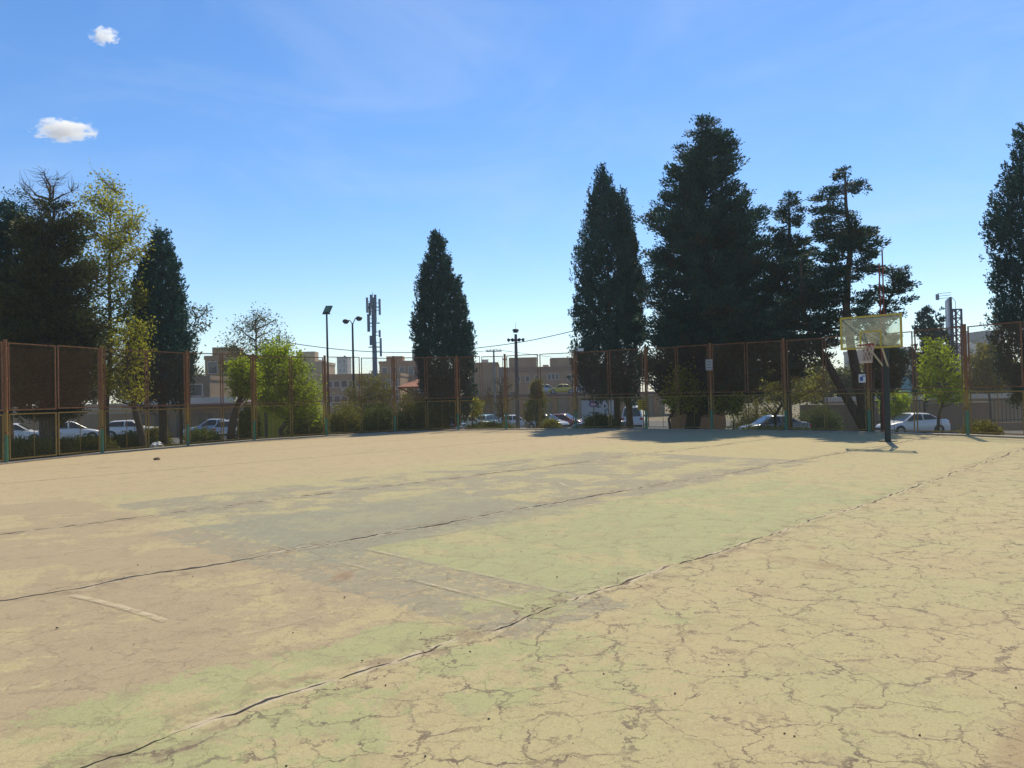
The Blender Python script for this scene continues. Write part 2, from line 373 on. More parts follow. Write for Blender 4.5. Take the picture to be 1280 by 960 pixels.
    k1 = t.math('MULTIPLY', t.math('LESS_THAN', e1, t.math('MULTIPLY', w1, t.ramp(brk2, .36, .52, .06, 1))), region)
    w2 = t.ramp(brk2, .36, .68, 0.006, 0.044)
    k2 = t.math('MULTIPLY', t.math('LESS_THAN', e2, t.math('MULTIPLY', w2, t.ramp(brk, .34, .50, 0, 1))), region)
    peel = t.math('MULTIPLY', t.math('MULTIPLY', t.ramp(e1, .0, .10, 1, 0), t.ramp(fine, .52, .60)), t.math('MULTIPLY', t.ramp(brk, .42, .6), region))
    fl = t.math('MULTIPLY', t.ramp(t.noise(p, 4.5, 8, .78), .54, .62), t.ramp(med, .4, .6, .25, .8))
    c = t.mix(t.math('MULTIPLY', fl, .6), c, bare)
    mot = t.noise(p, 2.3, 8, .75, .4); c = t.mix(t.ramp(mot, .50, .66, 0, .38), c, (0.30, 0.225, 0.135)); c = t.mix(t.ramp(mot, .30, .44, .35, 0), c, (0.50, 0.42, 0.25))
    c = t.mix(t.math('MULTIPLY', peel, .6), c, (0.275, 0.215, 0.165))
    vary = t.ramp(t.noise(p, 6, 5, .7), .3, .65, .25, 1.0); crack = t.math('MULTIPLY', t.math('MAXIMUM', t.math('MULTIPLY', k1, .9), t.math('MULTIPLY', k2, .65)), vary)
    c = t.mix(crack, c, (0.122, 0.088, 0.068))
    # edges of the long joints: crumbled, paler then dirty
    ed = t.n('ShaderNodeAttribute', attribute_name='edge').outputs['Fac']; en = t.noise(p, 7, 6, .75); en2 = t.noise(p, 2.0, 5, .7)
    edw = t.math('ADD', ed, t.math('MULTIPLY', t.math('SUBTRACT', en, .5), .16))
    lip = t.math('MULTIPLY', t.ramp(edw, .015, .04, 1, 0), t.ramp(en2, .42, .54, 0, 1)); c = t.mix(t.math('MULTIPLY', lip, .8), c, (0.58, 0.48, 0.33))
    dk = t.math('MULTIPLY', t.ramp(ed, .10, .42, 1, 0), t.ramp(t.noise(p, 3.4, 6, .72), .50, .60)); c = t.mix(t.math('MULTIPLY', dk, .55), c, (0.24, 0.17, 0.11))
    hair = t.math('ABSOLUTE', t.math('SUBTRACT', t.math('ADD', ed, t.math('MULTIPLY', t.math('SUBTRACT', t.noise(p, 2.7, 5, .65), .5), .75)), .10))
    hc = t.math('MULTIPLY', t.math('MULTIPLY', t.ramp(hair, .006, .014, 1, 0), t.ramp(t.noise(p, 1.3, 3, .5), .46, .54)), t.ramp(ed, .25, .40, 1, 0)); c = t.mix(t.math('MULTIPLY', hc, .85), c, (0.12, 0.085, 0.06))
    # rusty stains with their own shapes
    st = t.math('MULTIPLY', t.ramp(t.noise(p, .42, 5, .6, .8), .655, .72), .55); c = t.mix(st, c, (0.25, 0.14, 0.085))
    c = t.mix(t.ramp(big, .3, .7, 0, .15), c, (0.33, 0.265, 0.15))
    gr3 = t.noise(p, 38, 5, .75); c = t.mix(t.math('MULTIPLY', t.ramp(gr3, .48, .68), .30), c, (0.20, 0.145, 0.09)); c = t.mix(t.math('MULTIPLY', t.ramp(grit, .38, .62), .22), c, (0.13, 0.10, 0.07))
    c = t.mix(t.math('MULTIPLY', t.ramp(fine, .62, .78), .35), c, (0.52, 0.44, 0.29))
    hgt = t.math('SUBTRACT', t.math('ADD', t.math('MULTIPLY', fine, .25), t.math('MULTIPLY', grit, .12)), crack)
    return t.done(t.bsdf(c, 0.88, 0, hgt, 0.55, 0.012, **{'Specular IOR Level': 0.3}))
M['court'] = courtmat()

def vline_range(v):
    us = []
    for a, b_ in zip(POLY, POLY[1:] + POLY[:1]):
        va, vb = a @ D2, b_ @ D2
        if (va - v) * (vb - v) <= 0 and va != vb:
            k = (v - va) / (vb - va); us.append((a + (b_ - a) * k) @ D1)
    return (min(us), max(us)) if len(us) >= 2 else None
# joints: (v at u=-2, drift per metre, waviness, gap)
JOINTS = [(-14.0, 0, .0, .004), (-7.6, 0, .0, .004), (-3.55, 0, .0, .004), (0.25, 0, .01, .005), (4.00, .012, 1.0, .030), (7.92, -.0085, .8, .024), (12.0, -.006, .7, .020), (15.75, 0, .15, .005), (19.7, 0, .1, .004), (24.0, 0, .1, .004)]
US = np.unique(np.concatenate([np.arange(-26, -6, .5), np.arange(-6, 14, .035), np.arange(14, 30, .08), np.arange(30, 46, .3)]))
def joint_edges(j, idx):
    v0, dr, wav, gap = j
    q = lambda f, k: vnoise(np.stack([US * f, np.full_like(US, 7.3 * idx + k), np.full_like(US, .5)], 1)) - .5
    mid = v0 + dr * (US + 2) + wav * (q(.30, .1) * .26 + q(1.1, .2) * .15 + q(3.1, .3) * .14 + q(9, .35) * .08 + q(24, .37) * .03)
    g = gap * (.30 + 1.5 * np.clip(q(.9, .4) + .5, 0, 1) * (.4 + 1.2 * np.clip(q(3.5, .5) + .5, 0, 1))) if wav > .2 else np.full_like(US, gap)
    lo = mid - g * .5 - wav * np.clip(q(8, .6) - .16, 0, 1) * .13 + wav * q(23, .65) * .010; hi = mid + g * .5 + wav * np.clip(q(7, .7) - .16, 0, 1) * .13 + wav * q(21, .75) * .012
    return np.minimum(lo, mid - .004 * max(.4, wav)), np.maximum(hi, mid + .004 * max(.4, wav))
edges = [joint_edges(j, i) for i, j in enumerate(JOINTS)]
court = thing('sports_court', 'wide cracked concrete sports court with faded green and tan paint', 'court')
court['kind'] = 'structure'; del court['category']
vmin = min(q @ D2 for q in POLY) + .4; vmax = max(q @ D2 for q in POLY) - .25
bounds = [(np.full_like(US, vmin),) * 2] + edges + [(np.full_like(US, vmax),) * 2]
for i in range(len(bounds) - 1):
    lo = bounds[i][1]; hi = bounds[i + 1][0]
    rl = vline_range(float(lo.mean())); rh = vline_range(float(hi.mean()))
    if not rl or not rh: continue
    u1 = max(rl[0], rh[0]); u2 = min(rl[1], rh[1])
    sel = (US > u1 + .05) & (US < u2 - .05); u = US[sel]
    if len(u) < 2: continue
    zt = 0.003 * math.sin(i * 2.1); n = len(u); m = MB()
    lo_s, hi_s = lo[sel], hi[sel]; wd_ = hi_s - lo_s
    offs = [0, .03, .09, .22, .45]; rows = [lo_s + np.minimum(o_, wd_ * .4) for o_ in offs] + [hi_s - np.minimum(o_, wd_ * .4) for o_ in offs[::-1]]; dist = offs + offs[::-1]
    wl_ = JOINTS[i - 1][2] if 0 < i <= len(JOINTS) else 0; wh_ = JOINTS[i][2] if i < len(JOINTS) else 0
    V = []; ED = []
    for j, (rv, dd) in enumerate(zip(rows, dist)):
        w__ = wl_ if j < 5 else wh_; xy = uv2xy(u[:, None], rv[:, None]); nz_ = vnoise(np.c_[xy * 2.2, np.full(n, i * 3.3)]) - .5; n2_ = vnoise(np.c_[xy * 9, np.full(n, j * 1.3)]) - .5
        amp = w__ * max(0, 1 - dd / .3); z_ = zt + amp * (nz_ * .008 + n2_ * (.012 if dd < .05 else .005))
        V.append(np.c_[xy, z_]); ED.append(np.full(n, dd if w__ > .2 else 1.0))
    nr = len(rows); F = [(j * n + k, j * n + k + 1, (j + 1) * n + k + 1, (j + 1) * n + k) for j in range(nr - 1) for k in range(n - 1)]
    for j, bo in ((0, nr), (nr - 1, nr + 1)):
        V.append(np.c_[V[j][:, :2], np.full(n, -.07)]); ED.append(np.zeros(n)); F += [(bo * n + k, bo * n + k + 1, j * n + k + 1, j * n + k) for k in range(n - 1)]
    m.add(np.concatenate(V), F); ED = np.concatenate(ED)
    # wedges up to the fence line at both ends
    for end, uu, kk, sg in ((0, u[0], 0, -1), (1, u[-1], n - 1, 1)):
        la, ha = float(lo[sel][kk]), float(hi[sel][kk])
        mids = sorted([q for q in POLY if la < q @ D2 < ha and sg * (q @ D1 - uu) > 0.02], key=lambda q: q @ D2)
        pts = [uv2xy(uu, la)]
        r_ = vline_range(la + 1e-4); pts.append(uv2xy(r_[end], la))
        pts += mids
        r_ = vline_range(ha - 1e-4); pts.append(uv2xy(r_[end], ha)); pts.append(uv2xy(uu, ha))
        if sg > 0: pass
        else: pts = pts[::-1]
        m.poly([(q[0], q[1], zt) for q in pts])
    so_ = m.build('slab', M['court'], court); at_ = so_.data.attributes.new('edge', 'FLOAT', 'POINT'); ev = np.ones(len(so_.data.vertices), np.float32); ev[:len(ED)] = ED; at_.data.foreach_set('value', ev)

q = MB(); pl_ = [CEN + (p_ - CEN) * .985 for p_ in POLY]; q.poly([(p_[0], p_[1], -.011) for p_ in pl_][::-1]); q.build('joint_dirt', plain('joint_dirt', (.17, .12, .075), .95, 0, .5, 6), court)
# painted lines, worn
def linemat(name, col, thr):
    t = NT(name); p = t.pos()
    n = t.math('ADD', t.math('MULTIPLY', t.noise(p, 1.0, 4, .6), .55), t.math('MULTIPLY', t.noise(p, 11, 6, .75), .45))
    a = t.ramp(n, thr, thr + .20, 0, .5)
    tr = t.n('ShaderNodeBsdfTransparent'); d = t.bsdf(col, .8)
    mx = t.n('ShaderNodeMixShader'); t.put(mx.inputs[0], a); t.t.links.new(tr.outputs[0], mx.inputs[1]); t.t.links.new(d, mx.inputs[2])
    return t.done(mx.outputs[0])
ML = linemat('worn_white_line_paint', (0.66, 0.56, 0.38), .43); ML2 = linemat('faint_line_paint', (0.56, 0.48, 0.31), .45); ML3 = linemat('strong_line_paint', (0.70, 0.60, 0.40), .40)
def stripe(pts, wd, m=None, z=.0075):
    pts = np.asarray(pts, float); seg = []
    for a, c in zip(pts[:-1], pts[1:]):
        k = max(2, int(np.linalg.norm(c - a) / .5)); seg += [a + (c - a) * i / k for i in range(k)]
    seg.append(pts[-1]); seg = np.array(seg); tg = norm(np.gradient(seg, axis=0)); nn = np.c_[-tg[:, 1], tg[:, 0]] * wd / 2
    L_ = seg + nn; R_ = seg - nn; n = len(seg); q = MB()
    q.add(np.r_[np.c_[L_, np.full(n, z)], np.c_[R_, np.full(n, z)]], [(n + k, n + k + 1, k + 1, k) for k in range(n - 1)])
    q.build('painted_line', m or ML, court)
g2_ = lambda x, y: gnd(x, y)[:2]
def sline(u1, v1, u2, v2, wd=.06, m=None): stripe([uv2xy(u1, v1), uv2xy(u2, v2)], wd, m)
sline(-9, .80, 4.4, .80, .24, ML3)
sline(-6, 5.32, 4.3, 5.28, .05, ML2); sline(-4, 9.82, 4.0, 9.8, .05); sline(-4, 15.35, 24, 15.3, .06); sline(4.36, 4.2, 4.36, 13.5, .05, ML2)
sline(4.92, 4.2, 4.92, 7.2, .05, ML2); sline(5, 7.22, 22, 7.32, .05, ML2); sline(7.9, 16.5, 8.0, 21.5, .05); sline(10.5, 16.2, 10.6, 21.5, .05, ML2)
sline(-10, 13.1, 20, 12.9, .05, ML2); sline(13.4, 7.9, 13.4, 13.9, .05, ML2); sline(9.2, 9.6, 20, 9.5, .05, ML2)
stripe([g2_(90, 745), g2_(115, 750), g2_(150, 759), g2_(180, 768), g2_(207, 777)], .065, ML3)
stripe([g2_(697, 602), g2_(705, 607), g2_(718, 611), g2_(740, 615), g2_(765, 613)], .06, ML3)
stripe([g2_(300, 592), g2_(365, 597), g2_(420, 600)], .07, ML); stripe([g2_(205, 583), g2_(255, 587)], .07, ML)

# loose grit
q = MB()
for _ in range(150):
    y = 3.2 + 16 * random.random() ** 1.8; x = random.uniform(-.8, .8) * y; r = random.uniform(.0025, .006) * (1 if random.random() < .93 else 1.7)
    q.ball((x, y, .004 + r * .5), (r * random.uniform(.8, 1.5), r, r * .7), 6, 4)
q.build('loose_grit', plain('grit_stone', (0.10, 0.075, 0.055), .9, 0, .5, 3), None, False, kind='stuff', label='scattered small dark grit on the cracked court')

# ------------------------------------------------------------------ fence
def wiremesh(w, h, m, name, sp=.060, r=.0020):
    q = MB(); k = sp * math.sqrt(2)
    for sg in (1, -1):
        c = -h
        while c < w:
            # line x = c + t (sg>0) or mirrored, z = t
            t0 = max(0, -c); t1 = min(h, w - c)
            if t1 - t0 > .02:
                xa, xb = c + t0, c + t1
                if sg < 0: xa, xb = w - xa, w - xb
                a = np.array((xa, 0, t0)); e = np.array((xb, 0, t1)); dd = norm(e - a); s_ = np.array((dd[2], 0, -dd[0])) * r; o = np.array((0, r * 1.2 * sg, 0))
                q.add([a + s_ + o * .4, a - s_ + o * .4, a - o, e + s_ + o * .4, e - s_ + o * .4, e - o], [(0, 1, 4, 3), (1, 2, 5, 4), (2, 0, 3, 5)])
            c += k
    return q.mesh(name, m)
PW, LZ0, LZ1, UZ0, UZ1 = 1.5, .11, 1.47, 1.56, 3.58
def frame(w, h, m, name, tk=.034, mid=False):
    q = MB(); q.box((tk / 2, 0, h / 2), (tk, .03, h)); q.box((w - tk / 2, 0, h / 2), (tk, .03, h)); q.box((w / 2, 0, tk / 2), (w - 2 * tk, .028, tk)); q.box((w / 2, 0, h - tk / 2), (w - 2 * tk, .028, tk))
    if mid: q.box((w * .52, .012, h / 2), (.016, .012, h - 2 * tk))
    return q.mesh(name, m)
fu = frame(PW, UZ1 - UZ0, M['rust'], 'upper_panel'); fl_ = frame(PW, LZ1 - LZ0, M['mustard'], 'lower_panel', mid=True)
wu = wiremesh(PW - .06, UZ1 - UZ0 - .06, M['rust_mesh'], 'wire_mesh'); wl = wiremesh(PW - .06, LZ1 - LZ0 - .06, M['olive_mesh'], 'wire_mesh', .062, .0021)
qp = MB(); qp.tube([(0, 0, -.15), (0, 0, 1.2), (0, 0, 3.66)], .055, 12); pm = qp.mesh('fence_post', M['post'], False)
qc = MB(); qc.box((0, 0, 0), (.16, .10, .05)); cl = qc.mesh('bracket', M['rust'])
fence = thing('mesh_fence', 'tall wire mesh fence of rust red and mustard panels around the court', 'fence')
for i, p in enumerate(POSTS):
    po = link('fence_post', pm, fence, (p[0], p[1], 0), random.uniform(0, 3))
    po.rotation_euler[0] = random.gauss(0, .004); po.rotation_euler[1] = random.gauss(0, .004)
    for z in (.9, 1.54, 2.5, 3.4): link('bracket', cl, po, (0, 0, z), 0)
    if i + 1 < len(POSTS):
        e = POSTS[i + 1] - p; L = np.linalg.norm(e); d = e / L; ang = math.atan2(d[1], d[0]); w = (L - .20 - .07) / 2
        for k, o_ in ((0, .10), (1, .10 + w + .07)):
            dz = random.uniform(-.015, .03)
            for nm, fm, wm, z0 in (('upper_panel', fu, wu, UZ0 + dz), ('lower_panel', fl_, wl, LZ0)):
                fo = link(nm, fm, fence, (*(p + d * o_), z0), ang); fo.scale[0] = w / PW; fo.rotation_euler[1] = random.gauss(0, .003)
                link('wire_mesh', wm, fo, (.03, 0, .03))

# ------------------------------------------------------------------ trees
def env_from(outline, Y):
    z = []; cx = []; r = []
    for py, xl, xr in outline:
        a = at(xl, py, Y); c = at(xr, py, Y); z.append((a[2] + c[2]) / 2); cx.append((a[0] + c[0]) / 2); r.append(max(.02, (c[0] - a[0]) / 2))
    o = np.argsort(z); z = np.array(z)[o]; cx = np.array(cx)[o]; r = np.array(r)[o]
    return z, cx, r
def sample_env(env, n, rng, lo=.0, hi=1.0, power=1.0):
    z, cx, r = env; zz = np.linspace(z[0], z[-1], 200); rr = np.interp(zz, z, r); w = rr ** power; w /= w.sum()
    zs = rng.choice(zz, n, p=w) + rng.uniform(-.5, .5, n) * (zz[1] - zz[0]); rs = np.interp(zs, z, r); cs = np.interp(zs, z, cx)
    rho = np.sqrt(rng.uniform(lo ** 2, hi ** 2, n)); ph = rng.uniform(0, 2 * math.pi, n)
    return zs, cs, rs, rho, ph

def tree_root(name, label, cat, x, y, group=None):
    return thing(name, label, cat, (x, y, ter(x, y)), 0, group)
def localise(V, root):
    l = np.array(root.location); return V - l

def column_crown(envs, Y, rng, n_pl, leaves, lsz, lw, upness=.9, out=.45, gap=.30, plen=.36, lump=.38):
    """dense upright plumes filling an envelope"""
    Q = []; T = []
    tot = sum(np.trapezoid(e[2], e[0]) if hasattr(np, 'trapezoid') else np.trapz(e[2], e[0]) for e in envs)
    for e in envs:
        area = np.trapezoid(e[2], e[0]) if hasattr(np, 'trapezoid') else np.trapz(e[2], e[0])
        n = int(n_pl * area / tot)
        K = max(20, n // 9); zs, cs, rs, rho, ph = sample_env(e, K, rng, .62, 1.0)
        lm = vnoise(np.c_[np.cos(ph) * 1.6 + 5, np.sin(ph) * 1.6 + 9, zs * .9 + 3])
        rc_ = rs * rho * (1 - lump * .55 + lump * lm); hs_ = np.minimum(.30, .10 + rs * .16)
        CC = np.c_[cs + np.cos(ph) * rc_, Y + np.sin(ph) * rc_, zs]; idx = rng.integers(0, K, int(n * .72))
        P1 = CC[idx] + rng.normal(size=(len(idx), 3)) * np.c_[hs_[idx] * .42, hs_[idx] * .42, hs_[idx] * 1.0]; o1 = np.c_[np.cos(ph[idx]), np.sin(ph[idx]), np.zeros(len(idx))]
        z2, c2, r2, q2, p2 = sample_env(e, n - len(idx), rng, .1, .82); o2 = np.c_[np.cos(p2), np.sin(p2), np.zeros(len(z2))]; P2 = np.c_[c2 + o2[:, 0] * r2 * q2, Y + o2[:, 1] * r2 * q2, z2]
        P = np.r_[P1, P2]; oz = np.r_[o1, o2]; rho = np.r_[rho[idx], q2]
        keep = vnoise(P * 1.35 + 20) * .6 + vnoise(P * 3.3) * .4 > gap * (.45 + .55 * rho)
        P, oz, rho = P[keep], oz[keep], rho[keep]; n = len(P)
        pd = norm(oz * out + np.array((0, 0, upness)) + rng.normal(size=(n, 3)) * .22)
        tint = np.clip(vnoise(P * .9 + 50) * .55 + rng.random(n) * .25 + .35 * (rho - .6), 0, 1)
        pl = plen * rng.uniform(.5, 1.25, n)
        for k in range(leaves):
            s_ = rng.uniform(0, 1, n)[:, None]; B = P + pd * pl[:, None] * s_ + rng.normal(size=(n, 3)) * .06 * (1.2 - s_)
            ld = pd * 1.0 + rng.normal(size=(n, 3)) * .55
            sc = rng.uniform(.7, 1.3, n); Q.append(kites(B, ld, lsz * sc, lw * sc, rng)); T.append(np.clip(tint + rng.normal(size=n) * .12, 0, 1))
    return np.concatenate(Q), np.concatenate(T)

def branch_crown(envs, Y, rng, n_br, pads, leaves, lsz, lw, rise=.25, wood=None, trunk_of=None, gap=.25, tipup=.25, padr=.28, rmin=.35, rag=(.75, 1.04)):
    """conifer with distinct branches carrying foliage pads; tips break the outline"""
    Q = []; T = []
    tot = sum(e[2].sum() * (e[0][-1] - e[0][0]) for e in envs)
    for ei, e in enumerate(envs):
        nb = max(8, int(n_br * e[2].sum() * (e[0][-1] - e[0][0]) / tot))
        zs, cs, rs, rho, ph = sample_env(e, nb, rng, rag[0], rag[1], 1.0)
        lm = vnoise(np.c_[np.cos(ph) * 1.5 + 3 + ei, np.sin(ph) * 1.5 + 9, zs * .7])
        rad = rs * rho * (.72 + .42 * lm)
        for i in range(nb):
            o = np.array((math.cos(ph[i]), math.sin(ph[i]), 0)); zt = zs[i]; L = rad[i]
            z0 = zt - L * rise * rng.uniform(.5, 1.4); tx = trunk_of(z0, ei) if trunk_of else (np.interp(z0, e[0], e[1]), Y)
            a = np.array((tx[0], tx[1], z0)); tip = np.array((cs[i] + o[0] * L, Y + o[1] * L, zt))
            mid = (a + tip) / 2 + np.array((0, 0, -L * .06)) + rng.normal(size=3) * .06
            if vnoise(tip[None] * .8 + 31)[0] < gap: continue
            if wood is not None: wood.tube([a, mid, tip], [.012 + .010 * L, .010 + .004 * L, .006], 4, False)
            npd = max(2, int(pads * (.4 + L / (rs.max() + .1))))
            ts = rng.uniform(rmin, 1.03, npd)
            C = np.where(ts[:, None] < .5, a + (mid - a) * ts[:, None] * 2, mid + (tip - mid) * (ts[:, None] - .5) * 2)
            C = C + rng.normal(size=(npd, 3)) * np.array((.16, .16, .05)) * (1.25 - ts[:, None] * .75)
            bd = norm(tip - mid)
            tint = np.clip(vnoise(C * .8 + 70) * .6 + rng.random(npd) * .3 + .1 * (ts - .5), 0, 1)
            for k in range(leaves):
                off = rng.normal(size=(npd, 3)) * np.array((1, 1, .55)) * padr * .5
                ld = bd * .8 + o * .3 + np.array((0, 0, tipup)) + norm(off) * .7 + rng.normal(size=(npd, 3)) * .3
                sc = rng.uniform(.7, 1.3, npd); Q.append(kites(C + off, ld, lsz * sc, lw * sc, rng)); T.append(np.clip(tint + rng.normal(size=npd) * .1, 0, 1))
    return np.concatenate(Q), np.concatenate(T)

def finish_tree(root, wood, Q, T, bark, leaf):
    l = np.array(root.location); wood.v = [v - l for v in wood.v]
    wood.build('trunk', M[bark], root, True)
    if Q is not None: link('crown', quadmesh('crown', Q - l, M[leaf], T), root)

def cypress(label, base_px, Y, outlines, n_pl=2600, leaves=12, lsz=.17, lw=.085, seed=1, trunks=None, leaf='cypress', name='cypress_tree', group=None, **kw):
    rng = np.random.default_rng(seed); envs = [env_from(o, Y) for o in outlines]
    bx = at(base_px, 500, Y)[0]; root = tree_root(name, label, 'tree', bx, Y, group); z0 = root.location.z
    w = MB()
    for tp in (trunks or [base_px]):
        tx = at(tp, 500, Y)[0]; e = envs[0]; top = e[0][0] + (e[0][-1] - e[0][0]) * .8
        w.tube([(tx, Y, z0 - .2), (tx + .03, Y, z0 + .5), (tx, Y, z0 + 1.6), (np.interp(top * .5, e[0], e[1]), Y, max(z0 + 2.2, top * .5)), (np.interp(top, e[0], e[1]), Y, top)], [.26, .19, .16, .11, .03], 9)
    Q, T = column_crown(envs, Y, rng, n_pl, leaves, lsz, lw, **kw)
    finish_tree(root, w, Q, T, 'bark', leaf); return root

# dense dark cypress in the far corner of the fence
cypress('single dark conical cypress standing alone beyond the fence corner near the red tiled shelter', 556, 41.0,
        [[(297, 544, 547), (315, 537, 556), (345, 529, 567), (380, 521, 579), (405, 518, 588), (430, 519, 590), (455, 524, 588), (490, 531, 591), (515, 536, 588), (530, 546, 575)]], 5200, 20, .115, .056, 5)
# twin spired cypress
cypress('dark narrow cypress with two spires, between the white sign panel and the biggest conifer', 778, 40.0,
        [[(214, 750, 753), (240, 740, 767), (285, 732, 788), (330, 721, 796), (400, 720, 803), (450, 718, 806), (480, 722, 805), (500, 742, 800)],
         [(240, 779, 781), (262, 775, 786), (300, 771, 793), (370, 772, 803), (430, 776, 806)]], 7000, 20, .115, .056, 6, trunks=[771, 786], upness=1.1, out=.28, plen=.45)
# left cypress behind the fence
cypress('dark slim cypress rising beside the yellow green young tree', 203, 33.0,
        [[(293, 198, 203), (312, 187, 214), (350, 176, 221), (400, 169, 231), (450, 166, 236), (485, 168, 236), (505, 178, 228)]], 4000, 20, .10, .05, 8)
# right edge cypress
cypress('tall dark cypress with knobbly outline beyond the fence past the billboard gantry', 1290, 30.0,
        [[(148, 1292, 1302), (175, 1276, 1322), (240, 1258, 1338), (275, 1246, 1344), (330, 1248, 1346), (390, 1250, 1346), (430, 1256, 1344), (480, 1260, 1336), (500, 1270, 1326)]], 5200, 19, .10, .052, 9, lump=.6, gap=.34)

# biggest conifer
def big_conifer(name, label, base_px, Y, outlines, n_br, pads, leaves, seed, lsz, lw, leaf, tr=(.34, .26, .2), lean=None, group=None, **kw):
    rng = np.random.default_rng(seed); envs = [env_from(o, Y) for o in outlines]; bx = at(base_px, 500, Y)[0]
    root = tree_root(name, label, 'tree', bx, Y, group); z0 = root.location.z; w = MB(); lines = []
    for k, e in enumerate(envs):
        zt = e[0][-1]; zz = np.linspace(z0 - .2, zt * .97, 9); f = np.clip((zz - z0) / (zt - z0), 0, 1)
        txx = np.interp(zz, e[0], e[1]); g = np.clip((zz - z0) / max(.5, (e[0][0] + 2.2 - z0)), 0, 1); g = g * g * (3 - 2 * g) if lean is None else g ** lean
        xx = bx + (txx - bx) * g; yy = np.full(9, Y) + (k - (len(envs) - 1) / 2) * .5 * g
        pts = np.c_[xx, yy, zz]; lines.append(pts); w.tube(pts, tr[min(k, 2)] * (1 - f) ** .75 + .02, 9)
    to = lambda z, ei: (np.interp(z, lines[ei][:, 2], lines[ei][:, 0]), np.interp(z, lines[ei][:, 2], lines[ei][:, 1]))
    Q, T = branch_crown(envs, Y, rng, n_br, pads, leaves, lsz, lw, wood=w, trunk_of=to, **kw)
    finish_tree(root, w, Q, T, 'bark', leaf); return root
big_conifer('conifer_tree', 'biggest dark conifer with broad ragged crown, behind the fence post carrying the grey box', 862, 36.0,
            [[(150, 868, 892), (165, 855, 912), (190, 845, 922), (230, 826, 930), (265, 806, 948), (290, 812, 956), (330, 800, 970), (380, 794, 980), (430, 798, 980), (470, 808, 968), (500, 842, 930)]],
            640, 21, 20, 21, .135, .060, 'conifer', rise=.5, tipup=.5, gap=.25, rmin=.25, rag=(.68, 1.12))
big_conifer('conifer_tree', 'slighter ragged conifer with brownish tips, between the biggest conifer and the forked pine', 985, 34.0,
            [[(240, 984, 988), (258, 973, 999), (290, 966, 1008), (330, 956, 1014), (370, 945, 1016), (410, 942, 1014), (450, 955, 1005), (480, 965, 1000)]],
            240, 12, 17, 22, .12, .052, 'conifer', tr=(.16,), rise=.08, tipup=.25, gap=.26, padr=.18, rag=(.5, 1.35))
big_conifer('pine_tree', 'ragged open pine forking into leaning trunks behind the basketball hoop', 1086, 31.0,
            [[(211, 1046, 1052), (226, 1030, 1070), (258, 1020, 1080), (300, 1018, 1098), (345, 1010, 1096), (395, 1004, 1090), (430, 1010, 1080)],
             [(320, 985, 1015), (350, 970, 1035), (400, 965, 1040), (440, 975, 1030), (460, 990, 1020)],
             [(328, 1117, 1123), (345, 1110, 1146), (365, 1100, 1148), (385, 1095, 1128), (420, 1088, 1120), (470, 1085, 1115)]],
            290, 12, 16, 23, .12, .052, 'conifer', tr=(.20, .18, .13), lean=.9, rise=.05, tipup=.25, gap=.30, padr=.17, rag=(.5, 1.4))
# left conifers
big_conifer('conifer_tree', 'broad dark olive conifer with gappy lower crown behind the fence, parked white hatchback below it', 62, 28.0,
            [[(256, 46, 92), (272, 26, 108), (320, 6, 116), (380, -4, 120), (440, -6, 120), (490, 4, 112), (518, 22, 98)]],
            420, 13, 19, 24, .12, .056, 'conifer_olive', rise=.3, tipup=.3, gap=.37, rmin=.3)
big_conifer('conifer_tree', 'dark conifer with a pointed spire, standing where the left mesh fence comes closest', 5, 29.0,
            [[(244, 14, 19), (262, 5, 30), (290, -12, 38), (340, -30, 45), (400, -42, 50), (460, -45, 45), (500, -30, 35)]],
            300, 13, 18, 25, .12, .056, 'conifer', rise=.3, tipup=.3, gap=.3)

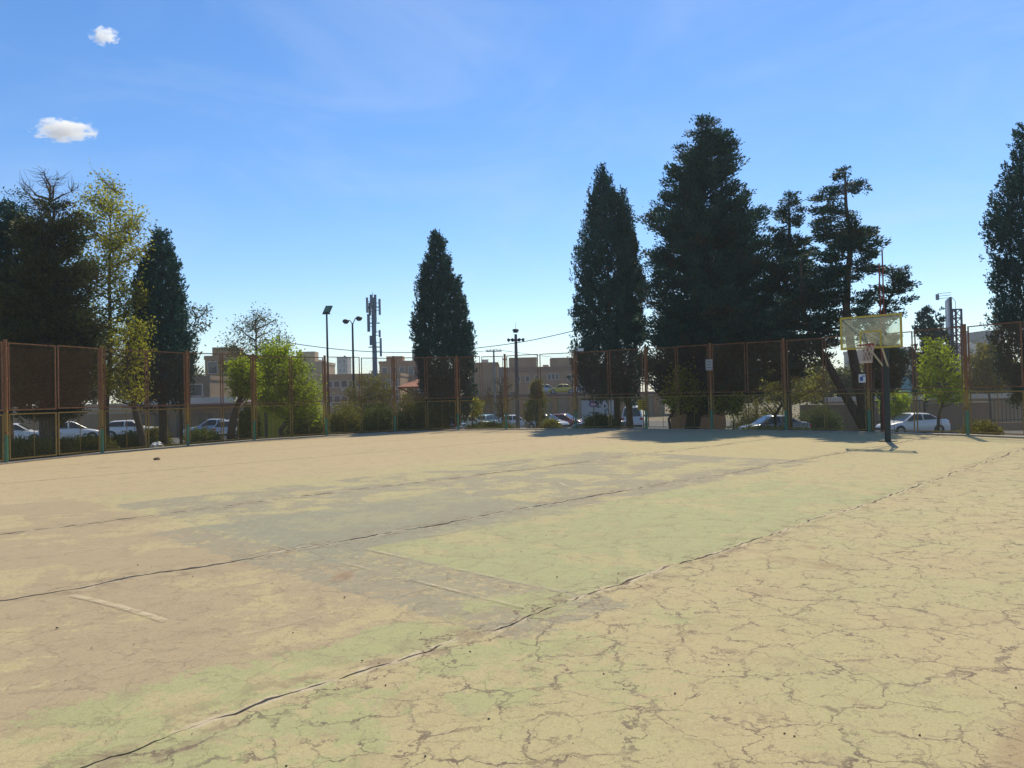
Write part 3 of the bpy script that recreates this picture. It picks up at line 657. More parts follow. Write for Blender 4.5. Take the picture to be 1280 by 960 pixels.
def deciduous(name, label, base_px, Y, outline, seed, n_limb, n_twig, lpt, lsz, leaf, bark='bark_grey', trunk_px=None, tr=.14, gap=.3, group=None, lw=.6, low=.35, cat='tree', spread=.2, twr=.012):
    rng = np.random.default_rng(seed); e = env_from(outline, Y); bx = at(base_px, 500, Y)[0]
    root = tree_root(name, label, cat, bx, Y, group); z0 = root.location.z; w = MB()
    zt = e[0][-1]; zb = e[0][0]
    if trunk_px: tp = [at(px, py, Y) for px, py in trunk_px]; tp = [np.array((bx, Y, z0 - .2))] + tp
    else: tp = [np.array((bx, Y, z0 - .2)), np.array((bx + rng.normal() * .08, Y, z0 + (zb - z0) * .6))]
    zc = zb + (zt - zb) * np.array((.15, .45, .8))
    tp += [np.array((np.interp(z, e[0], e[1]) + rng.normal() * .1, Y + rng.normal() * .1, z)) for z in zc if z > tp[-1][2] + .1]
    tp = np.array(tp); hh = (tp[:, 2] - z0) / (zt - z0); w.tube(tp, np.maximum(.015, tr * (1 - np.clip(hh, 0, 1)) ** .9), 8)
    nodes = []
    for i in range(n_limb):
        zs, cs, rs, rho, ph = sample_env(e, 1, rng, .45, .92); tgt = np.array((cs[0] + rs[0] * rho[0] * math.cos(ph[0]), Y + rs[0] * rho[0] * math.sin(ph[0]), zs[0]))
        hz = max(z0 + .4, min(tgt[2] - .35 * np.linalg.norm(tgt[:2] - (cs[0], Y)) - .2, tp[-1][2])); hz = max(hz, z0 + low * (zb - z0))
        st = np.array([np.interp(hz, tp[:, 2], tp[:, k]) for k in range(3)])
        mid = st + (tgt - st) * .5 + np.array((0, 0, -.05 * np.linalg.norm(tgt - st))) + rng.normal(size=3) * .08
        L = np.array([st, (st + mid) / 2 + rng.normal(size=3) * .03, mid, (mid + tgt) / 2 + rng.normal(size=3) * .04, tgt])
        r0 = tr * rng.uniform(.22, .38); w.tube(L, r0 * np.array((1, .8, .6, .4, .15)) + .004, 5, False); nodes += list(L[1:]) + [(L[2] + L[3]) / 2, (L[3] + L[4]) / 2]
    nodes += [np.array([np.interp(z, tp[:, 2], tp[:, k]) for k in range(3)]) for z in np.linspace(zb, tp[-1][2], 8)]
    nodes = np.array(nodes)
    zs, cs, rs, rho, ph = sample_env(e, n_twig, rng, .15, 1.05, 1.4); P = np.c_[cs + rs * rho * np.cos(ph), Y + rs * rho * np.sin(ph), zs]
    P = P[vnoise(P * 1.1 + 40) > gap * (.6 + .4 * 1)]
    Q = []; T = []
    for p in P:
        d = np.linalg.norm(nodes - p, axis=1) + np.where(nodes[:, 2] > p[2], 1.2, 0); a = nodes[np.argmin(d)]
        m_ = (a + p) / 2 + rng.normal(size=3) * .07 + np.array((0, 0, -.04)); w.tube([a, m_, p], [twr, twr * .7, twr * .3], 3, False)
        if lpt:
            n = rng.integers(max(1, lpt // 2), lpt + lpt // 2 + 1); s_ = rng.uniform(.25, 1.05, n)[:, None]
            B = np.where(s_ < .5, a + (m_ - a) * s_ * 2, m_ + (p - m_) * (s_ - .5) * 2) + rng.normal(size=(n, 3)) * spread * .6
            ld = norm(p - a) * .4 + rng.normal(size=(n, 3)) * .8 + np.array((0, 0, -.1)); sc = rng.uniform(.6, 1.3, n)
            Q.append(kites(B, ld, lsz * sc, lsz * lw * sc, rng)); T.append(np.clip(vnoise(B * .9) * .6 + rng.random(n) * .45, 0, 1))
    finish_tree(root, w, np.concatenate(Q) if lpt else None, np.concatenate(T) if lpt else None, bark, leaf); return root

deciduous('young_tree', 'slender tree in yellow green spring leaf, taller than the slim cypress beside it', 133, 31.5,
          [(206, 113, 127), (235, 100, 152), (270, 96, 184), (320, 92, 190), (380, 92, 182), (430, 95, 176), (480, 110, 172)], 31, 24, 1250, 15, .115, 'spring', tr=.13, gap=.30, spread=.26)
deciduous('leaning_tree', 'small leafy tree with thin trunk leaning over the low hedge', 181, 29.5,
          [(400, 140, 190), (430, 128, 190), (470, 125, 185), (500, 140, 185)], 32, 9, 260, 14, .10, 'spring', bark='bark', trunk_px=[(176, 540), (166, 500), (155, 465)], tr=.16, gap=.28, spread=.25)
deciduous('bare_tree', 'leafless tree whose bare twigs stick up above the broad dark conifer', 62, 33.0,
          [(214, 28, 90), (240, 22, 98), (275, 25, 105), (310, 30, 100), (340, 40, 85)], 33, 34, 700, 0, .1, 'spring', tr=.16, gap=.12, twr=.012)
deciduous('street_tree', 'thin tree with pale sprouting branch reaching past the slim cypress', 226, 35.0,
          [(378, 236, 262), (395, 225, 268), (430, 222, 250), (470, 215, 240)], 34, 8, 120, 9, .12, 'pale', bark='bark', tr=.09, gap=.25, spread=.2)
deciduous('budding_tree', 'thinly leaved budding tree rising behind the lush bright green tree', 318, 42.0,
          [(380, 318, 332), (400, 292, 350), (430, 268, 366), (455, 272, 366), (480, 285, 355)], 35, 24, 620, 9, .12, 'pale', tr=.15, gap=.26, spread=.28)
deciduous('bright_tree', 'lush bright green tree beside the green container wall', 352, 37.5,
          [(424, 338, 358), (440, 322, 378), (465, 315, 392), (490, 312, 404), (508, 325, 404), (528, 372, 408)], 36, 14, 900, 18, .12, 'bright', tr=.14, gap=.24, spread=.27)
deciduous('leaning_tree', 'small bright leaved tree with two leaning stems behind the plastic bag stretch of fence', 287, 34.5,
          [(450, 285, 322), (470, 282, 325), (495, 290, 322)], 37, 8, 260, 15, .12, 'bright', bark='bark', trunk_px=[(290, 530), (296, 508), (303, 492)], tr=.22, gap=.28, spread=.24)
deciduous('hazel_bush', 'tall thin olive bush of many stems near the twin lamp post', 462, 44.0,
          [(470, 448, 482), (485, 432, 494), (505, 425, 496), (525, 430, 490)], 38, 18, 520, 10, .12, 'shrub_olive', tr=.06, gap=.2, spread=.25, cat='bush')
deciduous('bare_tree', 'small leafless many stemmed tree in front of the brown flat roofed block', 629, 44.0,
          [(470, 612, 642), (485, 600, 650), (505, 605, 648), (520, 618, 640)], 39, 22, 300, 2, .07, 'shrub_olive', bark='bark_grey', tr=.10, gap=.08, twr=.012)
deciduous('yellow_sapling', 'small yellow leaved sapling hugging the lone cypress', 592, 43.0,
          [(497, 588, 600), (508, 583, 604), (520, 586, 600)], 40, 5, 90, 12, .12, 'spring', tr=.05, gap=.2, cat='sapling')
deciduous('shade_sapling', 'thin yellow green sapling in the shade under the biggest conifer', 838, 34.0,
          [(455, 838, 862), (475, 826, 875), (500, 822, 880), (512, 830, 870)], 41, 10, 210, 10, .13, 'spring', bark='bark', tr=.07, gap=.34, cat='sapling')
deciduous('leafy_sapling', 'low sapling with flat bright yellow leaves by the post carrying the grey box', 916, 33.5,
          [(495, 900, 930), (503, 892, 935), (513, 902, 930)], 42, 7, 70, 11, .15, 'spring', bark='bark', tr=.04, gap=.2, cat='sapling', lw=.75)
deciduous('understory_tree', 'spindly yellow green tree seen between the leaning pine trunks', 968, 38.0,
          [(425, 955, 985), (450, 945, 1030), (480, 935, 1040), (500, 930, 1035)], 43, 16, 380, 10, .13, 'shrub_olive', bark='bark', tr=.10, gap=.30)
deciduous('street_tree', 'yellow green young tree in front of the billboard gantry', 1170, 42.0,
          [(422, 1160, 1186), (440, 1150, 1196), (460, 1146, 1200), (485, 1150, 1215), (500, 1165, 1205)], 44, 12, 420, 14, .14, 'bright', bark='bark', tr=.10, gap=.3)
deciduous('street_tree', 'rounded olive tree beyond the railing, in front of the two grey towers', 1238, 62.0,
          [(428, 1224, 1252), (445, 1210, 1262), (465, 1206, 1266), (485, 1212, 1260)], 45, 14, 520, 13, .20, 'shrub_olive', tr=.13, gap=.22, spread=.35)
deciduous('pale_shrub', 'light green shrub behind the white sedan parked at the railing', 1116, 52.5,
          [(487, 1108, 1128), (497, 1100, 1136), (508, 1101, 1135), (518, 1106, 1130)], 46, 10, 260, 14, .14, 'bright', tr=.05, gap=.15, cat='bush')
# small dark conifers beyond
cypress('small dark conifer behind the yellow green young tree', 1157, 55.0, [[(390, 1156, 1160), (410, 1146, 1168), (435, 1140, 1176), (470, 1138, 1180), (492, 1142, 1176)]], 700, 10, .24, .11, 51, name='small_conifer', gap=.4, lump=.6)
cypress('small dark conifer close to the billboard gantry', 1176, 57.0, [[(386, 1169, 1173), (405, 1163, 1180), (440, 1158, 1186), (480, 1156, 1190)]], 600, 10, .24, .11, 52, name='small_conifer', gap=.4, lump=.6)
cypress('small green conifer standing on the slope below the long brown block', 671, 62.0, [[(478, 670, 673), (492, 664, 678), (510, 659, 683), (528, 657, 685)]], 420, 10, .20, .10, 53, leaf='shrub_olive', name='small_conifer', gap=.25)
cypress('dense dark round conifer behind the basketball pole', 1104, 36.0, [[(432, 1096, 1116), (450, 1088, 1124), (475, 1088, 1124), (490, 1092, 1118)]], 700, 11, .18, .09, 54, name='small_conifer', gap=.3)

for i, (px, Yt) in enumerate(((12, 80), (60, 76), (118, 82), (165, 78), (232, 90), (905, 72), (945, 78), (985, 70), (1022, 76), (1062, 72), (1098, 80), (1262, 84))):
    w_ = 950 / Yt; deciduous('far_tree', ('olive green street tree in the row beyond the walls', 'dark green street tree in the row beyond the walls', 'olive green street tree in the row beyond the walls', 'yellow green street tree in the row beyond the walls')[i % 4], px, Yt, [(452 + 8 * math.sin(i * 2.3), px - w_ * .8, px + w_ * .8), (465, px - w_ * 1.9, px + w_ * 2.0), (485, px - w_ * 2.2, px + w_ * 2.1), (500, px - w_ * 1.5, px + w_ * 1.5)], 200 + i, 10, 300, 14, .29, ('shrub_olive', 'shrub', 'shrub_olive', 'spring')[i % 4], bark='bark', tr=.15, gap=.1, spread=.45, group='street trees in a row beyond the walls')
# shrubs and hedges along the outside of the fence
def shrub(label, px, Y, wpx, h, seed, leaf='shrub', n=700, name='shrub', deep=.9, lsz=.10, group=None):
    rng = np.random.default_rng(seed); c = tpt(px, Y); rx = wpx / 2 / FPX * Y
    root = thing(name, label, 'bush', c, 0, group); w = MB()
    for k in range(9):
        a = rng.uniform(0, 6.28); w.tube([(rng.normal() * .1 * rx, rng.normal() * .08, -.1), (math.cos(a) * rx * .3, math.sin(a) * deep * .3, h * .45), (math.cos(a) * rx * .7, math.sin(a) * deep * .6, h * .85)], [.025, .016, .006], 5, False)
    w.build('stem', M['twig'], root)
    ph = rng.uniform(0, 6.28, n); ct = rng.uniform(-.15, 1, n); st = np.sqrt(1 - np.clip(ct, -1, 1) ** 2); rho = rng.uniform(.45, 1, n)
    lm = .72 + .5 * vnoise(np.c_[np.cos(ph) * 1.7 + seed, np.sin(ph) * 1.7, ct * 2.2])
    P = np.c_[np.cos(ph) * st * rx, np.sin(ph) * st * deep, .25 * h + ct * .75 * h] * np.c_[rho * lm, rho * lm, np.where(ct > 0, rho * lm, 1)]
    Q = []; T = []; tn = vnoise(P * 1.5 + seed) * .6 + rng.random(n) * .3
    for k in range(13):
        B = P + rng.normal(size=P.shape) * .11; sc = rng.uniform(.6, 1.3, n)
        Q.append(kites(B, norm(P) * .5 + rng.normal(size=P.shape) * .7 + np.array((0, 0, .3)), lsz * sc, lsz * .55 * sc, rng)); T.append(np.clip(tn + rng.normal(size=n) * .1, 0, 1))
    link('foliage', quadmesh('foliage', np.concatenate(Q), M[leaf], np.concatenate(T)), root); return root
SH = [('low dark hedge bush in front of the white sedan by the fence end', 36, 26.5, 52, .62, 'shrub'), ('trimmed green bush under the white hatchback', 82, 29.5, 62, .55, 'shrub'),
      ('sparse brownish bush right of the conifer trunk', 112, 28.6, 40, .5, 'shrub_olive'), ('rounded low hedge bush at the foot of the leaning trunk', 163, 31.5, 50, .62, 'shrub'),
      ('small leafy bush beside the slim cypress trunk', 192, 34, 34, .9, 'shrub_olive'), ('tufted bush in the shade left of the two leaning stems', 252, 34.5, 34, .6, 'shrub'),
      ('dark bush hiding the foot of a fence post by the green container wall', 310, 35.5, 22, 1.7, 'shrub'),
      ('dark bush below the bright green tree', 385, 38, 52, 1.3, 'shrub'), ('wide green bush between the floodlight mast and the twin lamp post', 432, 39.5, 56, 1.75, 'shrub_olive'),
      ('largest dark bush, full and rounded, under the tall olive bush', 474, 40.0, 60, 1.7, 'shrub'), ('bright topped bush below the tip of the red tiled roof', 516, 41.0, 52, 2.35, 'shrub_olive'),
      ('dark low bush at the foot of the lone cypress', 540, 40.0, 42, 1.4, 'shrub'), ('long low hedge clump in front of the cream car and green car', 612, 42.5, 66, .65, 'shrub'),
      ('short clipped bush in front of the silver hatchback', 688, 42.0, 22, .75, 'shrub_olive'), ('rounded green bush in front of the dark car by the white panel', 750, 40.0, 44, 1.0, 'shrub'),
      ('brown thin shrub behind the grey sedan', 948, 54, 80, 2.6, 'shrub_olive'), ('dark shrub at the trunk side of the grey sedan', 1025, 50, 60, 2.0, 'shrub'),
      ('small tuft bush at the foot of the fence near the railing', 1226, 27.6, 18, .42, 'shrub_olive'), ('low dark shrub at the foot of the brown brick wall', 960, 36.5, 110, .35, 'shrub')]
for i, (lb, px, Y, wpx, h, lf) in enumerate(SH): shrub(lb, px, Y, wpx, h, 100 + i, lf)
# grass tufts on the strip outside the fence
rng = np.random.default_rng(77); n = 26000; ths = rng.uniform(-.75, .75, n); ss = rng.uniform(.35, 6, n)
fr = np.interp(ths % (2 * math.pi), THS + [2 * math.pi], FR + [FR[0]]); X = CEN[0] + (fr + ss) * np.sin(ths); Yy = CEN[1] + (fr + ss) * np.cos(ths); Z = np.interp(ss, *S_Z) * np.array([tfac(t_) for t_ in ths])
P = np.c_[X, Yy, Z]; P = P[vnoise(P * np.array((.5, .5, 0)) + 3) > .45]; n = len(P)
link('grass', quadmesh('grass', kites(P - np.array((0, 0, .02)), np.c_[rng.normal(size=(n, 2)) * .35, np.ones(n)], rng.uniform(.06, .2, n), .02, rng), M['grass'], rng.random(n)), None, kind='stuff', label='short tufts of grass along the outside of the fence')

# ------------------------------------------------------------------ basketball hoop
HB = gnd(1110, 552)[:2]; HY = R(44.5); hd = np.array((-math.sin(HY), -math.cos(HY)))      # hoop faces this way
hoop = thing('basketball_hoop', 'basketball hoop with clear yellow framed backboard on a dark pole', 'basketball hoop', (HB[0], HB[1], 0), math.atan2(hd[0], -hd[1]))
# local frame: -Y is the facing direction, X to the right of the board
q = MB(); q.tube([(0, 0, -.05), (0, 0, 2.2), (0, 0, 3.12)], .088, 14); q.box((0, 0, .012), (.42, .42, .024)); q.build('pole', M['black_green'], hoop)
bw, bh, by, bz = 1.74, .98, -1.20, 2.80
q = MB()
for sx in (-.22, .22): q.tube([(sx * .3, -.02, 2.30), (sx, by + .10, bz + .22)], .028, 8); q.tube([(sx * .3, 0, 3.05), (sx, by + .08, bz + .55)], .028, 8)
q.build('support_arm', plain('dusty_arm_paint', (.40, .38, .32), .7), hoop)
q = MB()
for sx in (-1, 1): q.tube([(sx * .1, by + .14, bz + .30), (sx * (bw / 2 - .06), by + .035, bz + bh - .05)], .018, 6); q.tube([(sx * .1, by + .14, bz + .30), (sx * (bw / 2 - .06), by + .035, bz + .05)], .014, 6)
q.build('brace', M['grey_metal'], hoop)
q = MB(); tk = .055
q.box((0, by, bz + tk / 2), (bw, .045, tk)); q.box((0, by, bz + bh - tk / 2), (bw, .045, tk)); q.box((-bw / 2 + tk / 2, by, bz + bh / 2), (tk, .043, bh - 2 * tk)); q.box((bw / 2 - tk / 2, by, bz + bh / 2), (tk, .043, bh - 2 * tk))
q.build('board_frame', M['yellow_frame'], hoop)
t = NT('dusty_acrylic'); tr = t.n('ShaderNodeBsdfTransparent'); tr.inputs[0].default_value = (.86, .88, .80, 1); nz = t.noise(t.obj(), 3, 5)
tl = t.n('ShaderNodeBsdfTranslucent'); tl.inputs[0].default_value = (.50, .48, .35, 1); gl = t.n('ShaderNodeBsdfGlossy'); gl.inputs['Roughness'].default_value = .08
m1 = t.n('ShaderNodeMixShader'); t.put(m1.inputs[0], t.ramp(nz, .3, .7, .07, .16)); t.t.links.new(tr.outputs[0], m1.inputs[1]); t.t.links.new(tl.outputs[0], m1.inputs[2])
m2 = t.n('ShaderNodeMixShader'); m2.inputs[0].default_value = .05; t.t.links.new(m1.outputs[0], m2.inputs[1]); t.t.links.new(gl.outputs[0], m2.inputs[2]); M['acrylic'] = t.done(m2.outputs[0])
q = MB(); q.box((0, by, bz + bh / 2), (bw - 2 * tk - .004, .012, bh - 2 * tk - .004)); q.build('backboard_panel', M['acrylic'], hoop)
q = MB(); ts = .05; tw, tz, thh = .62, bz + .06, .47
q.box((0, by - .016, tz + thh - ts / 2), (tw, .012, ts)); q.box((-tw / 2 + ts / 2, by - .016, tz + thh / 2 - ts / 2), (ts, .012, thh - ts)); q.box((tw / 2 - ts / 2, by - .016, tz + thh / 2 - ts / 2), (ts, .012, thh - ts)); q.build('target_frame', M['yellow_frame'], hoop)
rc = np.array((0, by - .42, 2.90)); rr = .235
q = MB(); q.tube([rc + np.array((rr * math.cos(a), rr * math.sin(a), 0)) for a in np.linspace(0, 2 * math.pi, 29)], .014, 8, False); q.box((0, by - .10, 2.89), (.16, .20, .03)); q.box((0, by - .030, 2.88), (.2, .014, .16)); q.build('rim', M['red_paint'], hoop)
q = MB(); NN = 12
for k in range(NN):
    for sg in (1, -1):
        pts = []
        for s_ in np.linspace(0, 1, 9):
            a = 2 * math.pi * k / NN + sg * s_ * 1.05; r_ = rr * (1 - .42 * math.sin(s_ * 1.5) + .12 * s_); pts.append(rc + np.array((r_ * math.cos(a), r_ * math.sin(a), -.02 - .50 * s_)))
        q.tube(pts, .0075, 4, False)
for zz, r_ in ((-.51, .172), (-.49, .170)): q.tube([rc + np.array((rr * .70 * math.cos(a), rr * .70 * math.sin(a), zz)) for a in np.linspace(0, 2 * math.pi, 20)], .012, 5, False)
q.build('net', M['net'], hoop)
# twin red masts behind the board
tw_ = tpt(1106, 29.6); rt = thing('mast', 'pair of thin red poles tied as one tall mast above the backboard', 'pole', tw_); 
for dx in (-.075, .075):
    q = MB(); q.tube([(dx, 0, -.1), (dx * .9, 0, 3.5), (dx * .9, 0, (7.0 if dx > 0 else 6.4) - tw_[2])], .028, 8); q.build('pole', M['red_paint'], rt)
q = MB()
for z in np.arange(.8, 6, .9): q.box((0, 0, z), (.19, .03, .03))
q.build('rung', M['red_paint'], rt)

# ------------------------------------------------------------------ small fittings on the fence
def on_fence(px, py):
    """point on the court side of the fence under that pixel"""
    d = ray(px, py)
    for a, c in zip(POSTS, POSTS[1:]):
        e = c - a; den = d[0] * e[1] - 1.0 * e[0]
        if abs(den) < 1e-9: continue
        t_ = (a[0] * e[1] - a[1] * e[0]) / den; s_ = (a[0] * 1.0 - a[1] * d[0]) / den
        if 0 <= s_ <= 1 and t_ > 0: return np.array((0, 0, EYE)) + d * t_, math.atan2(e[1], e[0])
def plate(name, label, cat, px, py, w, h, m, off=.10, art=None):
    p, a = on_fence(px, py); n_ = np.array((math.sin(a), -math.cos(a))); o = thing(name, label, cat, (p[0] + n_[0] * off, p[1] + n_[1] * off, p[2] - h / 2), a)
    q = MB(); q.box((0, 0, h / 2), (w, .03, h)); q.build('plate', m, o)
    q = MB(); q.box((0, .03, h / 2), (.05, .04, h * .8)); q.build('clamp', M['grey_metal'], o)
    if art: art(o, w, h)
    return o
def bx_art(o, w, h):
    q = MB()
    for k in range(3): q.box((0, -.018, h * (.25 + .25 * k)), (w * .6, .006, .02))
    q.build('vent_slot', M['dark_metal'], o)
plate('meter_box', 'grey metal box strapped high on a fence post', 'box', 888, 456, .30, .46, plain('grey_enamel', (.32, .32, .30), .6), .12, bx_art)
def blue_art(o, w, h):
    q = MB(); q.box((-.02, -.018, h * .45), (w * .45, .006, h * .5)); q.box((.06, -.018, h * .78), (w * .5, .006, h * .12)); q.build('blue_print', plain('blue_print', (.05, .12, .35), .6), o)
plate('notice_sign', 'small white notice with blue print on the fence behind the hoop net', 'sign', 1079, 473, .24, .30, M['white'], .09, blue_art)
def yb(o, w, h):
    q = MB()
    for k in range(4): q.box((-.02 * (k % 2), -.018, h * (.2 + .2 * k)), (w * .65, .006, h * .07))
    q.build('print_line', plain('dark_print', (.10, .075, .01), .7), o)
plate('warning_sign', 'square yellow notice board fixed to the fence', 'sign', 802, 506, .42, .46, plain('yellow_sign_paint', (.48, .36, .015), .6), -.09, yb)
p, a = on_fence(727, 438); fl = thing('floodlight', 'small grey floodlight clamped on top of a fence post', 'floodlight', (p[0] - .2, p[1], 3.66), .3)
q = MB(); q.box((.12, 0, .03), (.34, .20, .16)); q.build('housing', M['grey_metal'], fl); q = MB(); q.box((.12, -.105, .03), (.28, .012, .12)); q.build('lens', M['head'], fl); q = MB(); q.tube([(0, 0, -.15), (0, 0, .0)], .03, 8); q.build('bracket', M['dark_metal'], fl)

def crumple(name, label, cat, loc, r, m, seed):
    rng = np.random.default_rng(seed); q = MB(); q.ball((0, 0, 0), 1.0, 16, 10); v = q.v[0]; k = .65 + .7 * vnoise(v * 2.3 + seed) ; v = v * k[:, None] * np.array(r); v[:, 2] = np.maximum(v[:, 2], -r[2] * .35) ; v[:, 2] -= v[:, 2].min(); q.v[0] = v
    o = q.build(name, m, None, False, label=label, category=cat); o.location = [float(x) for x in loc]; return o
pb = gnd(197, 558.5); crumple('plastic_bag', 'crumpled white plastic bag lying against the fence foot', 'bag', (pb[0], pb[1] - .1, .004), (.22, .16, .13), plain('white_plastic', (.75, .73, .70), .5), 3)
pb = gnd(196, 575); crumple('stone', 'small brown stone lying on the court', 'stone', (pb[0], pb[1], .004), (.09, .07, .055), plain('brown_stone', (.16, .11, .065), .9), 4)
pb = tpt(566, 39.4); crumple('plastic_bag', 'crumpled dusty pink bag lying under the lone cypress', 'bag', pb, (.16, .14, .20), plain('pink_plastic', (.35, .2, .2), .6), 5)

# ------------------------------------------------------------------ cars
CARK = {}
def loft(stations, ringf):
    q = MB(); rings = [np.array(ringf(*s_)) for s_ in stations]; n = len(rings[0]); V = np.concatenate(rings)
    F = [(i * n + k, i * n + (k + 1) % n, (i + 1) * n + (k + 1) % n, (i + 1) * n + k) for i in range(len(rings) - 1) for k in range(n)]
    F += [tuple(range(n))[::-1], tuple(range((len(rings) - 1) * n, len(rings) * n))]; return q.add(V, F)
def car_meshes(kind):
    if kind in CARK: return CARK[kind]
    K = {'sedan': dict(L=4.4, w=.84, st=[(-2.20, .60, .72), (-2.16, .88, .77), (-2.0, .98, .81), (-1.45, 1.0, .84), (-.6, .97, .85), (.6, .93, .85), (1.05, .90, .84), (1.6, .82, .82), (2.0, .72, .76), (2.16, .60, .70), (2.2, .45, .66)],
                       cab=[(-1.55, .98), (-.80, 1.40), (.05, 1.44), (.30, 1.42), (1.10, .90)], ax=(-1.32, 1.36), split=-.28),
         'hatch': dict(L=3.9, w=.82, st=[(-1.92, .60, .74), (-1.90, .92, .78), (-1.7, .97, .82), (-.6, .95, .83), (.6, .92, .83), (.95, .90, .82), (1.5, .80, .80), (1.8, .70, .75), (1.93, .58, .68), (1.96, .45, .64)],
                       cab=[(-1.86, .94), (-1.45, 1.40), (-.4, 1.47), (.15, 1.44), (1.0, .90)], ax=(-1.25, 1.22), split=-.25),
         'box': dict(L=4.15, w=.82, st=[(-2.08, .60, .76), (-2.05, .90, .80), (-1.5, .93, .82), (-.6, .92, .83), (.6, .90, .83), (1.05, .88, .82), (1.75, .82, .80), (2.02, .74, .77), (2.07, .60, .74), (2.08, .45, .72)],
                     cab=[(-1.70, .92), (-1.25, 1.36), (-.3, 1.40), (.20, 1.38), (.85, .89)], ax=(-1.2, 1.25), split=-.3),
         'van': dict(L=4.9, w=.92, st=[(-2.45, .70, .88), (-2.43, 1.15, .90), (-1, 1.15, .92), (.8, 1.1, .92), (1.5, 1.05, .91), (2.1, .95, .87), (2.4, .80, .82), (2.45, .5, .78)],
                     cab=[(-2.42, 1.14), (-2.30, 2.05), (-.2, 2.10), (.75, 2.02), (1.75, 1.02)], ax=(-1.5, 1.5), split=.1)}[kind]
    z0 = .20; out = {}
    def ringb(x, zt, hw):
        zt = max(zt, z0 + .15); pts = [(hw * .90, z0), (hw * .985, z0 + .10), (hw, (z0 + zt) * .5), (hw * .985, zt - .14 if zt > .55 else zt - .06), (hw * .94, zt - .035), (hw * .80, zt), (hw * .35, zt + .012)]
        pts = pts + [(-y, z) for y, z in pts[::-1]]; return [(x, y, z) for y, z in pts]
    out['body'] = loft(K['st'], ringb).mesh('body', None, True)
    bw_, c = K['w'], K['cab']; belt = lambda x: np.interp(x, [s_[0] for s_ in K['st']], [s_[1] for s_ in K['st']])
    # cabin: stations along the roofline
    xs = np.linspace(c[0][0], c[-1][0], 25); zs = np.interp(xs, [a for a, _ in c], [b_ for _, b_ in c]); cs = []
    for x, z in zip(xs, zs): cs.append((x, max(z, belt(x) + .002), belt(x) - .03))
    def ringc(x, zr, zb):
        f = np.clip((zr - zb) / .48, 0, 1); hw0 = bw_ * .93; hw1 = bw_ * (.93 - .20 * f)
        pts = [(hw0, zb), (hw0 * .6 + hw1 * .4, zb + (zr - zb) * .45), (hw1, zr - .05 * f), (hw1 * .86, zr - .008), (hw1 * .4, zr + .012 * f)]; pts = pts + [(-y, z) for y, z in pts[::-1]]; return [(x, y, z) for y, z in pts]
    out['cabin'] = loft(cs, ringc).mesh('cabin', None, True)
    # glass
    def zr(x): return float(np.interp(x, [a for a, _ in c], [b_ for _, b_ in c]))
    def side_pt(x, f, sg):
        zb = belt(x) + .03; zt = zr(x) - .075; z = zb + (zt - zb) * f; ft = np.clip((zr(x) - zb) / .48, 0, 1); h0 = bw_ * .93; h1 = bw_ * (.93 - .20 * ft); g = np.clip((z - zb + .06) / (zr(x) - zb + .06), 0, 1)
        hh = np.interp(g, [0, .45, 1], [h0, h0 * .6 + h1 * .4, h1]) + .012; return (x, sg * hh, z)
    rear0 = c[0][0] + .30; front1 = c[-1][0] - .28
    for nm, xa, xb in (('rear', rear0, K['split'] - .05), ('front', K['split'] + .05, front1)):
        for sg in (1, -1):
            xx = np.linspace(xa, xb, 9); bot = [side_pt(x, 0, sg) for x in xx]; top = [side_pt(x, 1, sg) for x in xx]; n = len(xx)
            q = MB(); q.add(bot + top, [(k, k + 1, n + k + 1, n + k) if sg < 0 else (n + k, n + k + 1, k + 1, k) for k in range(n - 1)]); out[('side_window', nm, sg)] = q.mesh('side_window', M['glass'])
    def screen(pa, pb, hw_a, hw_b, nrm):
        pa = np.array(pa); pb = np.array(pb); lo_ = pa + (pb - pa) * .10; hi_ = pa + (pb - pa) * .90; o_ = np.array(nrm) * .02; q = MB()
        q.add([(lo_[0] + o_[0], -hw_a, lo_[1] + o_[1]), (lo_[0] + o_[0], hw_a, lo_[1] + o_[1]), (hi_[0] + o_[0], hw_b, hi_[1] + o_[1]), (hi_[0] + o_[0], -hw_b, hi_[1] + o_[1])], [(0, 1, 2, 3)]); return q
    out['windscreen'] = screen(c[-1], c[-2], bw_ * .80, bw_ * .63, (.5, .85)).mesh('windscreen', M['glass']); out['rear_window'] = screen(c[0], c[1], bw_ * .80, bw_ * .65, (-.6, .8)).mesh('rear_window', M['glass'])
    # wheels
    q = MB(); rw = .315
    pr = [(-.09, .20), (-.10, .28), (-.07, rw), (.07, rw), (.10, .28), (.09, .20)]; V = []; F = []; NSEG = 18
    for k in range(NSEG):
        a = 2 * math.pi * k / NSEG; V += [(r_ * math.cos(a), y, r_ * math.sin(a)) for y, r_ in pr]
    for k in range(NSEG):
        for j in range(5): F.append((k * 6 + j, k * 6 + j + 1, ((k + 1) % NSEG) * 6 + j + 1, ((k + 1) % NSEG) * 6 + j))
    q.add(V, F); out['tyre'] = q.mesh('wheel', M['tyre'], True)
    q = MB(); q.add([(.205 * math.cos(2 * math.pi * k / NSEG), y, .205 * math.sin(2 * math.pi * k / NSEG)) for y in (-.07, .07) for k in range(NSEG)], [tuple(range(NSEG)), tuple(range(NSEG, 2 * NSEG))[::-1]]); q.tube([(0, -.085, 0), (0, .085, 0)], .06, 8); out['rim'] = q.mesh('rim', M['rim'])
    Lh = K['st'][-3][0]; fz = K['st'][-3][1] - .10; hwf = K['st'][-3][2]; rx = K['st'][1][0]; rz_ = K['st'][1][1] - .10; hwr = K['st'][1][2]
    q = MB(); q.box((0, 0, 0), (.14, .30, .13)); out['headlight'] = q.mesh('headlight', M['head']); q = MB(); q.box((0, 0, 0), (.10, .26, .17)); out['taillight'] = q.mesh('taillight', M['tail'])
